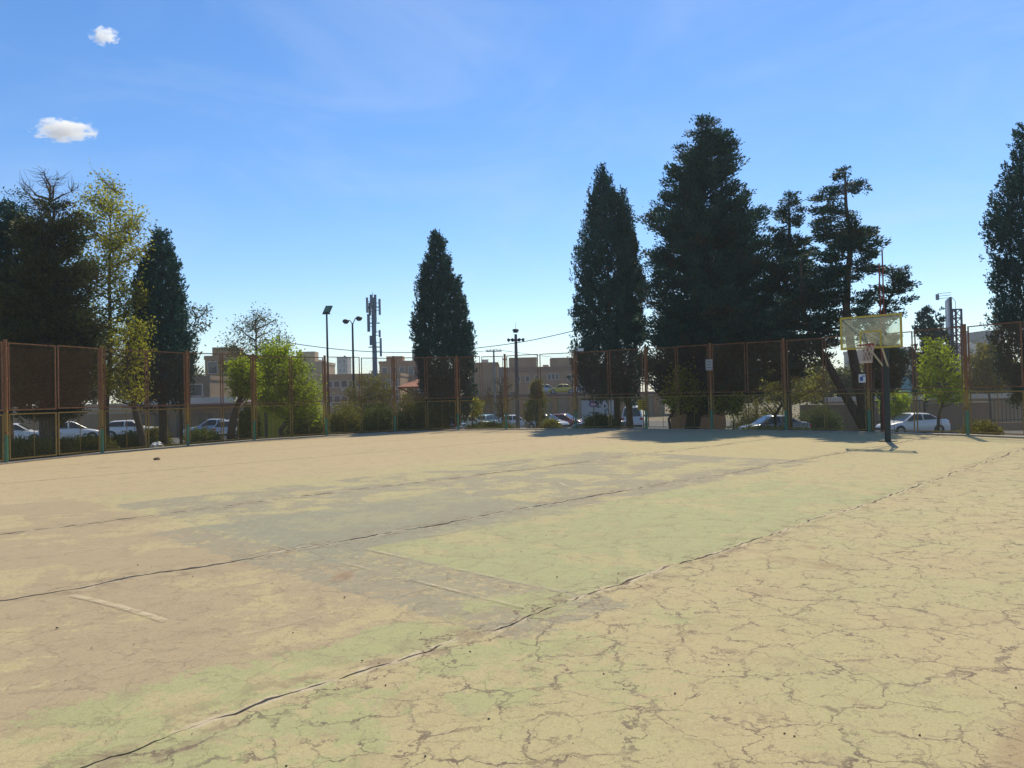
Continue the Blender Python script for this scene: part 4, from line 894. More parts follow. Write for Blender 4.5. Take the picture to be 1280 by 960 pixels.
    q = MB(); q.box((0, 0, 0), (.12, .18, .11)); out['mirror'] = q.mesh('mirror', M['black_plastic'])
    q = MB(); q.box((K['st'][0][0] + .06, 0, .46), (.16, hwr * 1.9, .14)); out['bumper_r'] = q.mesh('bumper', M['black_plastic']); q = MB(); q.box((K['st'][-1][0] - .08, 0, .42), (.18, hwf * 1.8, .15)); out['bumper_f'] = q.mesh('bumper', M['black_plastic'])
    q = MB(); q.box((0, 0, 0), (.02, .46, .11)); out['plate'] = q.mesh('number_plate', M['white'])
    q = MB()
    for xa in K['ax']:
        for sg in (1, -1): q.add([(xa + .36 * math.cos(a), sg * (K['w'] + .016), .31 + .36 * math.sin(a)) for a in np.linspace(-.28, math.pi + .28, 15)], [tuple(range(15)) if sg < 0 else tuple(range(15))[::-1]])
    out['arch'] = q.mesh('wheel_arch', M['black_plastic'])
    out['info'] = (K, Lh, fz, hwf, rx, rz_, hwr); CARK[kind] = out; return out
def paintmat(name, col, rough=.28):
    k = 'car_' + name
    if k not in _mc:
        t = NT(k); n = t.noise(t.obj(), 2.5, 5); c = t.mix(t.ramp(n, .35, .7, 0, .25), col, tuple(x * .7 + .03 for x in col)); _mc[k] = t.done(t.bsdf(c, rough, 0, None, **{'Coat Weight': .5, 'Coat Roughness': .1}))
    return _mc[k]
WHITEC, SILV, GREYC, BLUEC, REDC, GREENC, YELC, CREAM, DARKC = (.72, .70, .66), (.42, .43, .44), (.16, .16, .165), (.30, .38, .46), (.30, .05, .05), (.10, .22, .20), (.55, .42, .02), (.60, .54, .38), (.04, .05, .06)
def car(label, px, Y, yaw, kind, cname, col, z=None, name='parked_car', cat='car'):
    c = tpt(px, Y); c[2] += .03
    if z is not None: c[2] = z
    g = car_meshes(kind); K, Lh, fz, hwf, rx, rz_, hwr = g['info']; root = thing(name, label, cat, c, R(yaw), None); m = paintmat(cname, col)
    def painted(nm, me, par=root):
        o = link(nm, me.copy(), par); o.data.materials.clear(); o.data.materials.append(m); return o
    body = painted('body', g['body']); cab = painted('cabin', g['cabin'])
    for k in g:
        if isinstance(k, tuple): link('side_window', g[k], cab)
    link('windscreen', g['windscreen'], cab); link('rear_window', g['rear_window'], cab); link('wheel_arch', g['arch'], body); link('bumper', g['bumper_r'], root); link('bumper', g['bumper_f'], root)
    for xa in K['ax']:
        for sg in (1, -1):
            w = link('wheel', g['tyre'], root, (xa, sg * (K['w'] - .065), .315)); link('rim', g['rim'], w, (0, sg * .012, 0))
    for sg in (1, -1):
        link('headlight', g['headlight'], root, (Lh - .03, sg * (hwf - .17), fz)); link('taillight', g['taillight'], root, (rx + .01, sg * (hwr - .12), rz_)); link('mirror', g['mirror'], root, (K['cab'][-1][0] - .42, sg * (K['w'] + .06), .98 if kind != 'van' else 1.25))
    link('number_plate', g['plate'], root, (K['st'][0][0] - .03, 0, .60))
    return root
# yaw 0: nose to the right of the photograph
car('white sedan parked beyond the basketball pole, seen from its side', 1139, 50.0, 187, 'sedan', 'white', WHITEC)
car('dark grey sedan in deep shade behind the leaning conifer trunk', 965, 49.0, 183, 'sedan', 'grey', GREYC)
car('white hatchback with red tail lamp below the broad dark conifer', 88, 55.0, 38, 'hatch', 'white', WHITEC)
car('white sedan half hidden by the fence post with the green foot and the low hedge', 16, 54.0, 25, 'sedan', 'white', WHITEC)
car('boxy white sedan behind the leaning trunk', 164, 57.0, 12, 'box', 'white', WHITEC)
car('dusty silver blue sedan parked left of the two leaning stems', 266, 57.0, 200, 'sedan', 'silverblue', BLUEC)
car('grey hatchback seen from behind, right of the two leaning stems', 296, 54.0, 80, 'hatch', 'silver', SILV)
car('pale blue car glimpsed beside the lone cypress trunk', 566, 66.0, 80, 'hatch', 'silverblue', BLUEC)
car('cream sedan parked beside the green car', 588, 74.0, 5, 'box', 'cream', CREAM)
car('dull green car between the cream sedan and the white boxy car', 610, 78.0, 60, 'hatch', 'green', GREENC)
car('boxy pale car parked in front of the small leafless tree', 644, 74.0, 0, 'box', 'white', WHITEC)
car('silver hatchback next to the dark red car', 684, 70.0, -35, 'hatch', 'silver', SILV)
car('dark red car beside the silver hatchback', 704, 72.0, -25, 'sedan', 'red', REDC)
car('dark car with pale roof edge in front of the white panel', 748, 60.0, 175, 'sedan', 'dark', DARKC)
car('white and blue delivery van under the two spired cypress', 793, 66.0, 75, 'van', 'white', WHITEC, name='delivery_van', cat='van')

# ------------------------------------------------------------------ walls and low structures
def wallbox(name, label, cat, px0, px1, ytop, Y, thick, m, ybase=None, cap=None, Y1=None, zb=None):
    a = tpt(px0, Y); c = tpt(px1, Y1 or Y); zt = at((px0 + px1) / 2, ytop, Y)[2]; z_b = min(a[2], c[2]) - .2 if zb is None else zb
    mid = (a + c) / 2; e = (c - a)[:2]; L = np.linalg.norm(e); o = thing(name, label, cat, (mid[0], mid[1], z_b), math.atan2(e[1], e[0])); q = MB(); q.box((0, 0, (zt - z_b) / 2), (L, thick, zt - z_b)); q.build('wall', m, o)
    if cap: q = MB(); q.box((0, 0, zt - z_b + cap[0] / 2), (L + .06, thick + .16, cap[0])); q.build('coping', cap[1], o)
    return o, L, zt - z_b
def brickmat(name, c1, c2, mortar, s_=1.0):
    t = NT(name); br = t.n('ShaderNodeTexBrick'); p = t.obj(); mp = t.n('ShaderNodeMapping'); mp.inputs['Rotation'].default_value = (math.pi / 2, 0, 0); t.t.links.new(p, mp.inputs[0]); t.t.links.new(mp.outputs[0], br.inputs['Vector'])
    br.inputs['Color1'].default_value = (*c1, 1); br.inputs['Color2'].default_value = (*c2, 1); br.inputs['Mortar'].default_value = (*mortar, 1); br.inputs['Scale'].default_value = 1.0; br.inputs['Brick Width'].default_value = .24 * s_; br.inputs['Row Height'].default_value = .08 * s_; br.inputs['Mortar Size'].default_value = .008 * s_
    n = t.noise(p, .5, 5); c = t.mix(t.ramp(n, .3, .7, 0, .4), br.outputs[0], tuple(x * .6 for x in c1)); return t.done(t.bsdf(c, .9, 0, br.outputs['Fac'], -.3, .01))
M['brick'] = brickmat('brown_brick', (.27, .15, .09), (.33, .185, .11), (.28, .21, .14)); M['brick_red'] = brickmat('red_brick', (.27, .10, .07), (.32, .13, .09), (.25, .19, .15)); M['brick_tan'] = brickmat('tan_brick', (.24, .165, .10), (.28, .19, .115), (.27, .20, .13))
M['stucco_brown'] = plain('brown_stucco', (.35, .215, .115), .9, 0, .2, .5, .2); M['stucco_tan'] = plain('tan_stucco', (.46, .33, .20), .9, 0, .2, .4, .2); M['stucco_grey'] = plain('grey_render', (.30, .275, .25), .9, 0, .2, .4, .2); M['pale_render'] = plain('pale_render', (.55, .49, .42), .9, 0, .15, .4, .15)
M['green_metal'] = plain('olive_green_sheet', (.32, .33, .02), .6, 0, .2, 1.2, .15)

wallbox('boundary_wall', 'long brown street wall with tan band behind the left parked cars', 'wall', -60, 215, 519, 66, .3, M['stucco_brown'], cap=(.9, M['stucco_tan']))
# carport with pale roof edge
o, L, h = wallbox('carport', 'low brown shed with pale flat roof edge behind the silver blue sedan', 'shed', 180, 305, 508, 62, 4.0, M['brick'])
q = MB(); q.box((0, -.3, h + .10), (L + .8, 5.2, .2)); q.build('roof', plain('rusty_fascia', (.16, .07, .04), .8), o); q = MB(); q.box((0, -.3, h + .46), (L + .5, 5.0, .5)); q.build('parapet', M['pale_render'], o)
for k in range(-4, 5, 2): q = MB(); q.box((k * L / 9.5, -2.03, h * .45), (1.1, .06, h * .7)); q.build('shutter', plain('brown_shutter', (.14, .09, .06), .7), o)
# olive green container wall
o, L, h = wallbox('container', 'olive green corrugated metal container behind the bright green tree', 'container', 322, 402, 507, 44.5, 2.4, M['green_metal'])
for k in range(16):
    q = MB(); q.box((-L / 2 + L * (k + .5) / 16, -1.215, h / 2), (L / 32, .03, h * .94)); q.build('rib', M['green_metal'], o)
q = MB(); q.box((-L * .27, -1.25, h / 2), (.14, .06, h)); q.build('post', M['dark_metal'], o)
# brown brick wall on the right + railing wall
o, L, h = wallbox('brick_wall', 'low brown brick wall in the shade behind the biggest conifer', 'wall', 838, 905, 507, 44, .25, M['brick'], cap=(.08, M['concrete']))
o, L, h = wallbox('brick_wall', 'brown brick wall running behind the leaning pine trunks', 'wall', 1000, 1092, 506, 55, .3, M['brick'], cap=(.06, M['concrete']), Y1=54.5)
o, L, h = wallbox('brick_wall', 'brown brick wall stretch behind the tail of the white sedan', 'wall', 1158, 1234, 504, 54, .3, M['brick'], cap=(.06, M['concrete']))
def railing(label, px0, px1, Y, ytop):
    a = tpt(px0, Y); c = tpt(px1, Y); mid = (a + c) / 2; L = c[0] - a[0]; h = at((px0 + px1) / 2, ytop, Y)[2] - mid[2]; o = thing('railing', label, 'railing', mid)
    q = MB(); q.box((0, 0, .3), (L, .3, .6)); q.build('plinth', M['brick'], o); q = MB(); q.box((0, 0, h), (L, .05, .06)); q.box((0, 0, .78), (L, .05, .05)); q.build('rail', M['dark_metal'], o)
    qb = MB(); qb.box((0, 0, (h + .6) / 2), (.03, .03, h - .6)); bm_ = qb.mesh('bar', M['dark_metal'])
    for k in range(int(L / .28)): link('bar', bm_, o, (-L / 2 + .14 + k * .28, 0, 0))
railing('dark bar railing behind the bonnet of the white sedan', 1093, 1157, 54.2, 501); railing('dark bar railing between the brown brick wall stretch and the tall knobbly cypress', 1235, 1330, 54.2, 499)
# pale dentilled coping wall farther back
o, L, h = wallbox('garden_wall', 'far low wall topped with a row of pale coping blocks', 'wall', 1030, 1340, 499, 68, .3, M['stucco_brown'])
qb = MB(); qb.box((0, 0, .2), (.38, .5, .40)); bm_ = qb.mesh('coping_block', M['pale_render'])
for k in range(int(L / .5)): link('coping_block', bm_, o, (-L / 2 + .3 + k * .5, 0, h + .002))
o, L, h = wallbox('hedge_wall', 'long dark flat roofed shelter behind the pale coping blocks', 'shed', 1080, 1262, 478, 76, 5, plain('dark_cladding', (.045, .04, .03), .8)); q = MB(); q.box((0, 0, h + .06), (L + .4, 5.4, .12)); q.build('roof', M['dark_metal'], o)
# white sign panel with oval emblem
o, L, h = wallbox('sign_panel', 'plain white hoarding panel behind the dark car with pale roof edge', 'hoarding', 727, 768, 500, 66, .15, plain('hoarding_white', (.50, .49, .47), .8, 0, .1, 1)); q = MB(); q.box((0, 0, h + .09), (L + .2, .25, .18)); q.build('top_trim', plain('brown_trim', (.14, .07, .045), .7), o)
sg = at(742, 505, 62); gb = tpt(742, 62); so = thing('oval_sign', 'oval blue and red sign on a thin pole in front of the white panel', 'sign', gb)
q = MB(); q.tube([(0, 0, -.1), (0, 0, sg[2] - gb[2])], .04, 8); q.build('pole', M['dark_metal'], so)
def disc(rx, rz, y, zc, n=28): return [(rx * math.cos(2 * math.pi * k / n), y, zc + rz * math.sin(2 * math.pi * k / n)) for k in range(n)]
def oval(rx, rz, y0, y1, zc, m, nm):
    n = 28; q = MB(); q.add(disc(rx, rz, y0, zc) + disc(rx, rz, y1, zc), [tuple(range(n)), tuple(range(n, 2 * n))[::-1]] + [(k, n + k, n + (k + 1) % n, (k + 1) % n) for k in range(n)]); q.build(nm, m, so)
zc = sg[2] - gb[2]; oval(.42, .27, -.10, -.03, zc, plain('sign_blue', (.05, .06, .22), .5), 'board'); oval(.34, .19, -.112, -.101, zc - .02, plain('sign_red', (.38, .10, .20), .5), 'red_oval')
q = MB(); q.box((0, -.116, zc), (.46, .006, .07)); q.box((-.06, -.116, zc - .09), (.26, .006, .04)); q.build('lettering', M['white'], so)
# shelter with red tile roof
c = tpt(546, 46); sh = thing('shelter', 'small shelter with red tiled hip roof and curved brackets behind the lone cypress', 'shelter', c); zt = at(506, 484, 46)[2] - c[2]; hw = (546 - 503) / FPX * 46
q = MB(); tip = (0, 0, zt + .85); cr = [(-hw, -hw, zt), (hw, -hw, zt), (hw, hw, zt), (-hw, hw, zt)]; q.add([*cr, tip, *[(x, y, z - .07) for x, y, z in cr]], [(0, 1, 4), (1, 2, 4), (2, 3, 4), (3, 0, 4), (5, 6, 1, 0), (6, 7, 2, 1), (7, 8, 3, 2), (8, 5, 0, 3), (8, 7, 6, 5)]); q.build('roof', M['tile'], sh)
for sx in (-1, 1):
    for sy in (-1, 1):
        q = MB(); q.box((sx * .35, sy * .35, zt / 2), (.12, .12, zt)); q.build('post', M['rust'], sh)
        q = MB(); q.tube([(sx * .38, sy * .38, zt - 1.15), (sx * hw * .5, sy * hw * .5, zt - .55), (sx * hw * .95, sy * hw * .95, zt - .06)], .045, 6); q.build('bracket', M['rust'], sh)

# ------------------------------------------------------------------ buildings
def building(name, label, px0, px1, ytop, Y, depth, m, yaw=0, wins=(), boxes=(), roofm=None, parapet=.5, z_base=-2.2):
    a = at(px0, ytop, Y); c = at(px1, ytop, Y); L = (c[0] - a[0]) / max(.5, math.cos(R(yaw))); zt = (a[2] + c[2]) / 2; cx = (a[0] + c[0]) / 2; h = zt - z_base
    o = thing(name, label, 'building', (cx, Y, z_base), R(yaw)); q = MB(); q.box((0, depth / 2, (h - parapet) / 2), (L, depth, h - parapet)); q.build('wall', m, o)
    q = MB(); t_ = .25; hp = parapet
    q.box((0, .06, h - hp / 2), (L + .2, t_, hp)); q.box((0, depth - .06, h - hp / 2), (L + .2, t_, hp)); q.box((-L / 2 + .03, depth / 2, h - hp / 2), (t_, depth - .3, hp)); q.box((L / 2 - .03, depth / 2, h - hp / 2), (t_, depth - .3, hp)); q.build('parapet', roofm or m, o)
    for (fx, fz, w, hh) in wins:        # fractions across / metres below the top, size in metres
        x = -L / 2 + L * fx; z = h - fz
        f = MB(); tk = .09
        f.box((x, -.04, z + hh / 2), (w + .16, .12, tk)); f.box((x, -.06, z - hh / 2), (w + .3, .18, tk)); f.box((x - w / 2 - .035, -.04, z), (tk, .12, hh - tk)); f.box((x + w / 2 + .035, -.04, z), (tk, .12, hh - tk)); fo = f.build('window', M['pale_render'], o)
        p_ = MB(); p_.box((x, -.012, z), (w - .02, .02, hh - tk)); p_.build('pane', M['pane'], fo)
    rb = random.Random(label)
    for k in range(max(1, int(L / 7))):
        x = rb.uniform(-.42, .42) * L; yy = rb.uniform(.15, .6) * depth; q = MB()
        if rb.random() < .55: q.tube([(x, yy, h - parapet), (x, yy, h + .55), (x, yy, h + .75)], [.5, .5, .2], 10); q.build('water_tank', M['grey_metal'], o)
        else: q.box((x, yy, h - .1), (1.1, .8, 1.3)); q.build('air_cooler', M['pale_render'], o)
    for (fx, fz, w, hh) in wins:
        if rb.random() < .3: q = MB(); q.box((-L / 2 + L * fx + rb.uniform(-.1, .1), -.24, h - fz - hh / 2 - .38), (.75, .42, .5)); q.build('air_conditioner', M['pale_render'], o)
    for (fx, w, hh, d_, dy) in boxes:
        q = MB(); q.box((-L / 2 + L * fx, dy + d_ / 2, h - .2 + hh / 2), (w, d_, hh)); q.build('roof_room', m, o)
    return o
def grid(xs, zs, w, h): return [(x, z, w, h) for x in xs for z in zs]
building('brick_building', 'brown brick block behind the thin budding tree', 256, 338, 444, 96, 12, M['stucco_brown'], 0, grid((.12, .34, .56, .78), (1.5, 4.4), 1.1, 1.5), boxes=[(.2, 3, 1.4, 3, 2)])
building('brick_building', 'low brown block left of the budding tree, half hidden by the slim cypress', 200, 262, 470, 84, 10, M['brick_tan'], 0, grid((.25, .5, .75), (1.6,), 1.1, 1.3))
building('apartment_block', 'pale beige stepped block right of the bright green tree', 370, 404, 452, 150, 10, M['stucco_tan'], 0, grid((.25, .6), (1.6, 4.6, 7.6), 1.1, 1.3), boxes=[(.35, 3.6, 2.2, 3, 0.1)])
building('brown_building', 'long low brown block behind the twin lamp post', 404, 500, 467, 128, 14, M['stucco_brown'], 0, grid(np.linspace(.08, .94, 10), (1.7, 4.2), .9, 1.1))
building('brown_building', 'brown block between the antenna mast and the lone cypress', 474, 530, 451, 140, 14, M['stucco_brown'], 0, grid(np.linspace(.12, .9, 5), (1.9, 5.0), .9, 1.5), boxes=[(.3, 3, 1.2, 3, 2)])
building('apartment_tower', 'slim pale far tower just left of the twin lamp post', 421, 434, 446, 330, 8, M['stucco_grey'], 0, grid((.3, .7), (2, 6, 10, 14), 1.1, 1.6))
building('apartment_tower', 'narrow grey tower peeking out behind the lone cypress', 515, 534, 437, 190, 9, M['stucco_grey'], 0, grid((.3, .7), (2.4, 6), .9, 1.4))
building('brick_house', 'narrow red brick house with one dark window above the red tiled roof', 518, 531, 458, 88, 6, M['brick_red'], 0, [(.55, 2.0, .38, .95)], parapet=.2)
building('brown_building', 'blank brown wall block right of the lone cypress', 588, 622, 453, 118, 12, M['stucco_brown'], 0, (), parapet=.4)
building('grey_house', 'small grey stepped house behind the leafless many stemmed tree', 617, 634, 465, 122, 8, M['stucco_grey'], 0, grid((.3, .7), (1.5, 3.6), .7, .9), boxes=[(.5, 1.5, 1.0, 1.5, .5)])
building('brown_building', 'long flat roofed brown block with two roof rooms behind the siren mast', 630, 800, 457.5, 140, 16, M['stucco_brown'], 0, [(.36, 1.9, .45, 1.1), (.39, 1.9, .45, 1.1), (.33, 1.9, .45, 1.1), (.10, 2.2, .7, 1.1), (.17, 2.2, .7, 1.1), (.24, 2.2, .7, 1.1), (.62, 2.2, .7, 1.1), (.72, 2.2, .7, 1.1), (.06, 5, 1, 1.2), (.2, 5, 1, 1.2), (.35, 5, 1, 1.2), (.48, 5, 1, 1.2), (.48, 2.2, .7, 1.1)],
         boxes=[(.14, 5.2, 2.0, 5, .4), (.43, 4.2, 1.8, 4, .4)], roofm=plain('brown_fascia', (.25, .14, .08), .8), parapet=1.0)
building('white_building', 'white flat roofed building glimpsed behind the backboard', 1096, 1138, 434, 120, 12, M['pale_render'], 0, grid((.25, .6), (2.4,), 1.1, 1.3))
building('grey_building', 'grey block beyond the backboard, below the white flat roofed building', 1092, 1152, 447, 105, 8, M['stucco_grey'], 0, grid(np.linspace(.15, .9, 4), (1.8, 4.2), 1.0, 1.2))
M['tower_dark'] = plain('tower_dark', (.10, .105, .11), .7, 0, .15, .3)
building('tower_block', 'dark grey tower block, the narrower of the two beyond the olive tree', 1217, 1229, 417, 330, 10, M['tower_dark'], 0, grid((.2, .5, .8), (2.5, 6, 9.5, 13), .8, 1.6))
building('tower_block', 'dark grey tower block, the wider of the two beyond the olive tree', 1231, 1252, 413, 300, 12, M['tower_dark'], 0, grid((.15, .38, .62, .85), (2.5, 6, 9.5, 13), .8, 1.6))
building('pale_building', 'pale low block left of the narrower dark tower', 1196, 1222, 430, 260, 10, M['pale_render'], 0, grid((.3, .7), (2.4, 5.6), 1.2, 1.6))
building('brown_building', 'low brown block beyond the knobbly cypress and railing', 1190, 1330, 462, 130, 12, M['stucco_tan'], 0, grid(np.linspace(.1, .9, 7), (2, 4.6), 1.0, 1.2))
o = thing('utility_kiosk', 'turquoise cabin beyond the pale coping wall', 'cabin', tpt(1129, 72)); zt = at(1129, 469, 72)[2] - o.location.z
q = MB(); q.box((0, 0, zt / 2), (1.3, 1.3, zt)); q.build('wall', plain('turquoise_panel', (.10, .33, .38), .5), o); q = MB(); q.box((0, 0, zt + .05), (1.5, 1.5, .10)); q.build('roof', M['white'], o)
# upper road on a retaining wall with cars
zr_ = at(700, 491.5, 112)[2]
o, L, h = wallbox('retaining_wall', 'orange brown retaining wall carrying the upper road', 'wall', 640, 830, 493.5, 112, 1.0, M['brick_tan'], cap=(.22, plain('purple_rail', (.11, .065, .07), .7)))
for k in range(9): q = MB(); q.box((-L / 2 + L * (k + .5) / 9, -.62, h * .5), (.8, .24, h * .98)); q.build('buttress', plain('orange_render', (.30, .15, .06), .85), o)
a = at(640, 491.5, 112.6); c = at(830, 491.5, 112.6); q = MB(); q.box(((a[0] + c[0]) / 2, 119, zr_ - .25), (c[0] - a[0] + 20, 12.8, .4)); q.build('upper_road', M['asphalt'], None, False, kind='structure')
for px, yw, cn, cc, lb in ((683, 3, 'silver', SILV, 'silver car on the upper road behind the yellow taxi'), (702, 183, 'yellow', YELC, 'yellow taxi on the upper road'), (734, 3, 'white', WHITEC, 'white car on the upper road at the two spired cypress')): car(lb, px, 115.5, yw, 'sedan', cn, cc, z=zr_ - .05, name='taxi' if cn == 'yellow' else 'parked_car')

# ------------------------------------------------------------------ masts, lamps, cables
def pole_at(name, label, cat, px, Y, rz=0): return thing(name, label, cat, tpt(px, Y), rz)
o = pole_at('floodlight_mast', 'slim mast with one tilted green faced floodlight panel', 'floodlight', 410.5, 40); hz = at(410, 393, 40)[2] - o.location.z
q = MB(); q.tube([(0, 0, -.1), (0, 0, hz * .5), (0, 0, hz)], [.075, .06, .045], 10); q.build('pole', M['dark_metal'], o); q = MB(); q.box((-.02, 0, hz + .03), (.42, .08, .05)); q.build('crossbar', M['dark_metal'], o)
q = MB(); q.add([(-.19, -.10, hz + .08), (.16, -.10, hz + .08), (.27, .16, hz + .48), (-.08, .16, hz + .48), (-.19, -.03, hz + .05), (.16, -.03, hz + .05), (.27, .24, hz + .44), (-.08, .24, hz + .44)], [(0, 1, 2, 3), (7, 6, 5, 4), (0, 4, 5, 1), (1, 5, 6, 2), (2, 6, 7, 3), (3, 7, 4, 0)]); ho = q.build('lamp_housing', M['dark_metal'], o)
q = MB(); q.add([(-.15, -.094, hz + .11), (.14, -.094, hz + .11), (.23, .125, hz + .445), (-.06, .125, hz + .445)], [(0, 1, 2, 3)]); v = q.v[0]; v[:, 1] -= .02; q.build('lens', plain('green_lens', (.13, .22, .13), .3), ho)
o = pole_at('street_lamp', 'lamp post with two round heads on curved arms', 'street lamp', 442.5, 46); hz = at(442, 404, 46)[2] - o.location.z
q = MB(); q.tube([(0, 0, -.1), (0, 0, hz * .6), (0, 0, hz)], [.085, .07, .055], 10); q.build('pole', M['dark_metal'], o)
for sx, dz in ((-1, .02), (1, .28)):
    q = MB(); q.tube([(0, 0, hz - .1), (sx * .06, 0, hz + .05), (sx * .18, 0, hz + .18 + dz * .4), (sx * .26, 0, hz + .15 + dz * .6)], .028, 6); q.build('arm', M['dark_metal'], o)
    q = MB(); q.ball((sx * .40, 0, hz + .12 + dz * .6), (.21, .19, .13), 14, 8); ln = q.build('lamp_head', M['dark_metal'], o, True); q = MB(); q.ball((sx * .40, 0, hz + .05 + dz * .6), (.16, .15, .10), 12, 6); q.build('lens', M['grey_metal'], ln, True)
# cell mast
o = pole_at('antenna_mast', 'blue grey antenna mast carrying a cluster of panel antennas', 'antenna mast', 469.5, 95); hz = at(468, 372, 95)[2] - o.location.z; MBl = plain('mast_steel', (.10, .13, .17), .5, .3, .15)
q = MB(); q.tube([(0, 0, -.1), (0, 0, hz * .55), (-.1, 0, hz)], [.36, .30, .20], 12); q.build('pole', MBl, o)
MAn = plain('antenna_shell', (.20, .23, .26), .6)
for dx, dy, z0_, l_, w_ in ((-.78, -.2, -1.9, 1.9, .26), (.78, -.2, -2.2, 2.0, .26), (-.2, -.55, -1.2, 1.5, .30), (.3, -.5, -1.4, 1.7, .3), (-.6, -.4, -4.3, 2.2, .34), (.2, -.6, -4.5, 2.4, .36), (.72, -.2, -5.0, .9, .24), (.82, -.2, -7.4, 2.3, .26), (-.35, -.5, -6.0, 1.2, .3), (.1, .5, -3.0, 2, .3), (-.55, .3, -2.2, 1.6, .3)):
    q = MB(); q.box((dx, dy, hz + z0_ + l_ / 2), (w_, .16, l_)); pn = q.build('panel_antenna', MAn if abs(dx) > .65 else MBl, o); q = MB(); q.tube([(dx * .2, 0, hz + z0_ + l_ * .3), (dx, dy * .8, hz + z0_ + l_ * .3)], .04, 5); q.tube([(dx * .2, 0, hz + z0_ + l_ * .75), (dx, dy * .8, hz + z0_ + l_ * .75)], .04, 5); q.build('bracket', M['dark_metal'], pn)
for z in (-1.2, -3.2, -6.2): q = MB(); q.tube([(.75 * math.cos(a_), .6 * math.sin(a_), hz + z) for a_ in np.linspace(0, 2 * math.pi, 13)], .04, 5, False); q.build('platform_ring', M['dark_metal'], o)
q = MB(); q.tube([(-.1, 0, hz), (-.1, 0, hz + .7)], .03, 5); q.build('lightning_rod', M['dark_metal'], o)
# siren / loudspeaker mast
o = pole_at('siren_mast', 'thick pole with mushroom siren and horn speakers on top', 'siren mast', 646.5, 52); hz = at(645, 416, 52)[2] - o.location.z
q = MB(); q.tube([(0, 0, -.1), (0, 0, hz * .6), (0, 0, hz - .1)], [.16, .13, .10], 10); q.build('pole', plain('mast_grey', (.12, .105, .10), .7), o)
for k, (z, r_) in enumerate(((.05, .20), (.14, .25), (.22, .22))):
    q = MB(); q.ball((0, 0, hz + z), (r_, r_, .055), 14, 6); q.build('siren_disc', M['dark_metal'], o, True)
q = MB(); q.tube([(0, 0, hz + .25), (0, 0, hz + .7)], .012, 5); q.build('rod', M['dark_metal'], o); q = MB(); q.box((0, 0, hz - .50), (.62, .16, .12)); q.build('crossarm', M['grey_metal'], o)
for sx in (-1, -.45, .45, 1):
    q = MB(); d_ = np.array((sx * .5, -.6, -.15)); q.tube([np.array((sx * .35, -.05, hz - .46)), np.array((sx * .35, -.05, hz - .46)) + d_ * .16, np.array((sx * .35, -.05, hz - .46)) + d_ * .30], [.03, .055, .13], 10); q.build('horn', M['dark_metal'], o, True)
# utility pole and cables
up = pole_at('utility_pole', 'thin far utility pole with a small crossarm above the grey stepped house', 'utility pole', 618.5, 92); hz = at(618, 437, 92)[2] - up.location.z
q = MB(); q.tube([(0, 0, -.1), (0, 0, hz)], [.16, .10], 8); q.build('pole', M['grey_metal'], up); q = MB(); q.box((0, 0, hz - .2), (1.9, .12, .12)); q.build('crossarm', M['grey_metal'], up)
for sx in (-.8, -.4, .4, .8): q = MB(); q.tube([(sx, 0, hz - .14), (sx, 0, hz + .1)], .05, 6); q.build('insulator', M['white'], up)
def cable(label, pts, r_=.018):
    P = [at(*p) for p in pts]; P = np.array(P); t_ = np.linspace(0, 1, len(P)); tt = np.linspace(0, 1, 40); C = np.c_[[np.interp(tt, t_, P[:, k]) for k in range(3)]].T
    for _ in range(6): C[1:-1] = .25 * C[:-2] + .5 * C[1:-1] + .25 * C[2:]
    q = MB(); q.tube(C, r_, 5); q.build('overhead_cable', M['dark_metal'], None, False, label=label, category='cable')
cable('overhead cable dipping from the bright green tree to the two spired cypress above the fence', [(330, 424, 44), (410, 436, 45), (470, 440.5, 46), (530, 441, 46), (590, 436, 46), (650, 428.5, 45), (690, 420, 44.5), (722, 412.5, 44), (745, 406, 43)], .022)
cable('thin far cable strung from the far utility pole to the long flat roofed brown block', [(618, 437, 92), (650, 441, 100), (690, 446.5, 130)], .03)
cable('thin far cable strung from the far utility pole towards the lone cypress', [(618, 437, 92), (600, 439.5, 90), (575, 441, 88)], .03)
# billboard gantry
o = pole_at('billboard_gantry', 'tall billboard seen edge on with a dark lattice tower and catwalk arms', 'billboard', 1196, 80, 0); zt = at(1190, 372, 80)[2] - o.location.z; zl = at(1200, 386, 80)[2] - o.location.z; k_ = 80 / FPX
q = MB(); q.box((-7 * k_, .2, zt - 4.0), (.16, 3.0, 7.6), R(-25)); q.build('billboard_face', plain('billboard_sheet', (.50, .50, .52), .7), o); q = MB(); q.box((-3.8 * k_, .2, zt - 4.0), (.22, 3.0, 7.9), R(-26)); q.build('billboard_frame', M['dark_metal'], o)
MP = plain('purple_lattice', (.075, .05, .095), .6)
for x in (-2.5 * k_, 9 * k_): q = MB(); q.box((x, 0, zl / 2), (.16, .16, zl)); q.box((x, 1.0, zl / 2), (.16, .16, zl)); q.build('tower_leg', MP, o)
n_ = 9
for j in range(n_):
    z1 = zl * (.30 + .70 * j / n_); z2 = zl * (.30 + .70 * (j + 1) / n_)
    q = MB(); q.tube([(-2.5 * k_, 0, z1), (9 * k_, 0, z2)], .05, 4); q.tube([(9 * k_, 0, z1), (-2.5 * k_, 0, z2)], .05, 4); q.box((3.25 * k_, 0, z2 - .05), (11.5 * k_, .14, .14)); q.box((3.25 * k_, 1.0, z2 - .05), (11.5 * k_, .14, .10)); q.build('lattice_brace', MP, o)
for dz in (0, .35, .7): q = MB(); q.tube([(-6 * k_, -.4, zt + .5 - dz * .75), (-31 * k_, -1.6, zt + .25 - dz * .75)], .03, 5); q.build('catwalk_rail', M['grey_metal'], o)
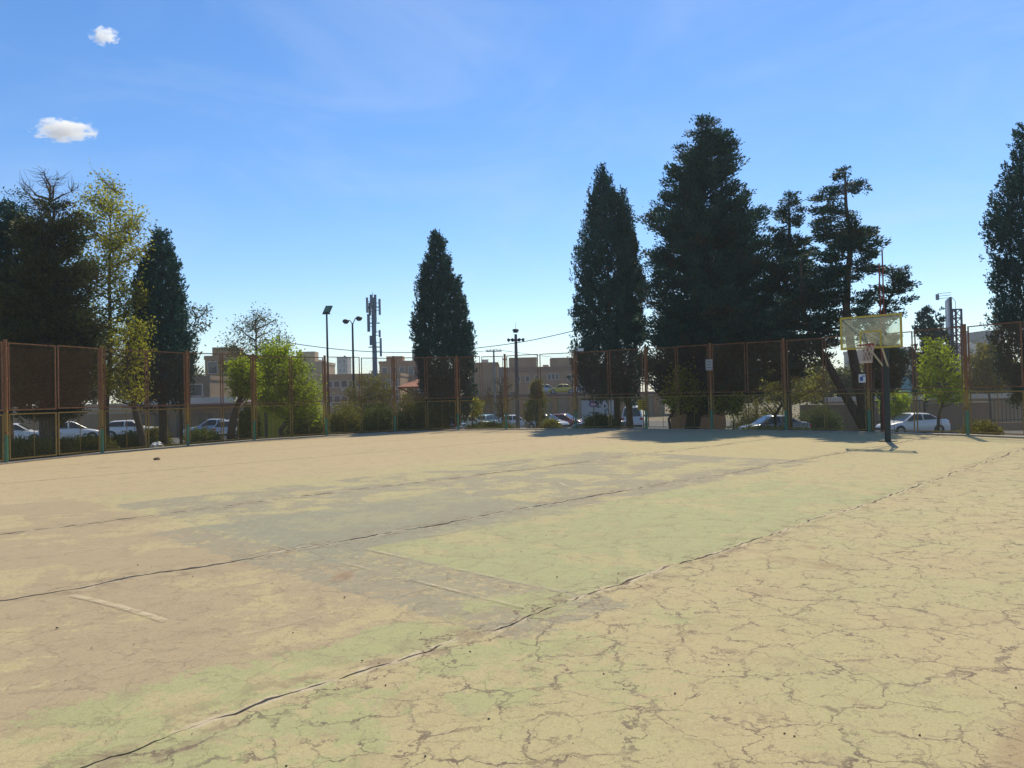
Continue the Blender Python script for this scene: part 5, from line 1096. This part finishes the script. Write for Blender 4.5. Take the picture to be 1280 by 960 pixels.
q = MB(); q.box((-31 * k_, -1.6, zt - .1), (.35, .12, .6), .3); q.build('lamp', M['grey_metal'], o); q = MB(); q.tube([(-2 * k_, 0, zt), (2 * k_, 0, zt - .4), (2.2 * k_, 0, zt - 1.6)], .03, 4); q.tube([(-2 * k_, .5, zt - 1.2), (2.2 * k_, 0, zt - 1.6)], .03, 4); q.build('ladder_cage', M['grey_metal'], o)

# ------------------------------------------------------------------ clouds
def cloudmat(seed, dens):
    t = NT('cloud_vapour'); p = t.obj()
    ln = t.n('ShaderNodeVectorMath', operation='LENGTH'); t.t.links.new(p, ln.inputs[0])
    n = t.noise(p, 2.1, 6, .55); n.node.inputs['W'] if False else None
    mp = t.n('ShaderNodeVectorMath', operation='ADD'); t.t.links.new(p, mp.inputs[0]); mp.inputs[1].default_value = (seed, seed * 2.3, 0)
    n = t.noise(mp.outputs[0], 2.4, 7, .6)
    d = t.ramp(t.math('SUBTRACT', t.math('ADD', t.math('MULTIPLY', n, 2.9), -.68), ln.outputs['Value']), .0, .22)
    v = t.n('ShaderNodeVolumePrincipled'); v.inputs['Color'].default_value = (1, 1, 1, 1); v.inputs['Anisotropy'].default_value = .55; t.put(v.inputs['Density'], t.math('MULTIPLY', d, dens))
    t.t.links.new(v.outputs[0], t.out.inputs['Volume']); return t.m
for px, py, wpx, hpx, sd, lb in ((80, 163, 84, 31, 2.0, 'small flat white cloud, the wider of the two'), (131, 45, 40, 24, 5.0, 'tiny round white cloud, the smaller of the two')):
    Yc = 1500.0; c = at(px, py, Yc); q = MB(); q.ball((0, 0, 0), 1.05, 24, 14); o = q.build('cloud', cloudmat(sd, .09), None, True, label=lb, category='cloud')
    o.location = [float(x) for x in c]; o.scale = (wpx / 2 / FPX * Yc, wpx / 2 / FPX * Yc * .6, hpx / 2 / FPX * Yc)

# ------------------------------------------------------------------ haze: even pale air round the camera and everything on the ground
t = NT('pale_haze'); v = t.n('ShaderNodeVolumePrincipled'); v.inputs['Color'].default_value = (.76, .90, 1.0, 1); v.inputs['Density'].default_value = 0.00055; v.inputs['Anisotropy'].default_value = .2
t.t.links.new(v.outputs[0], t.out.inputs['Volume'])
q = MB(); q.box((0, 0, 12.5), (2700, 2700, 32)); q.build('haze', t.m, None, False, kind='stuff', label='thin pale haze hanging over the whole neighbourhood')
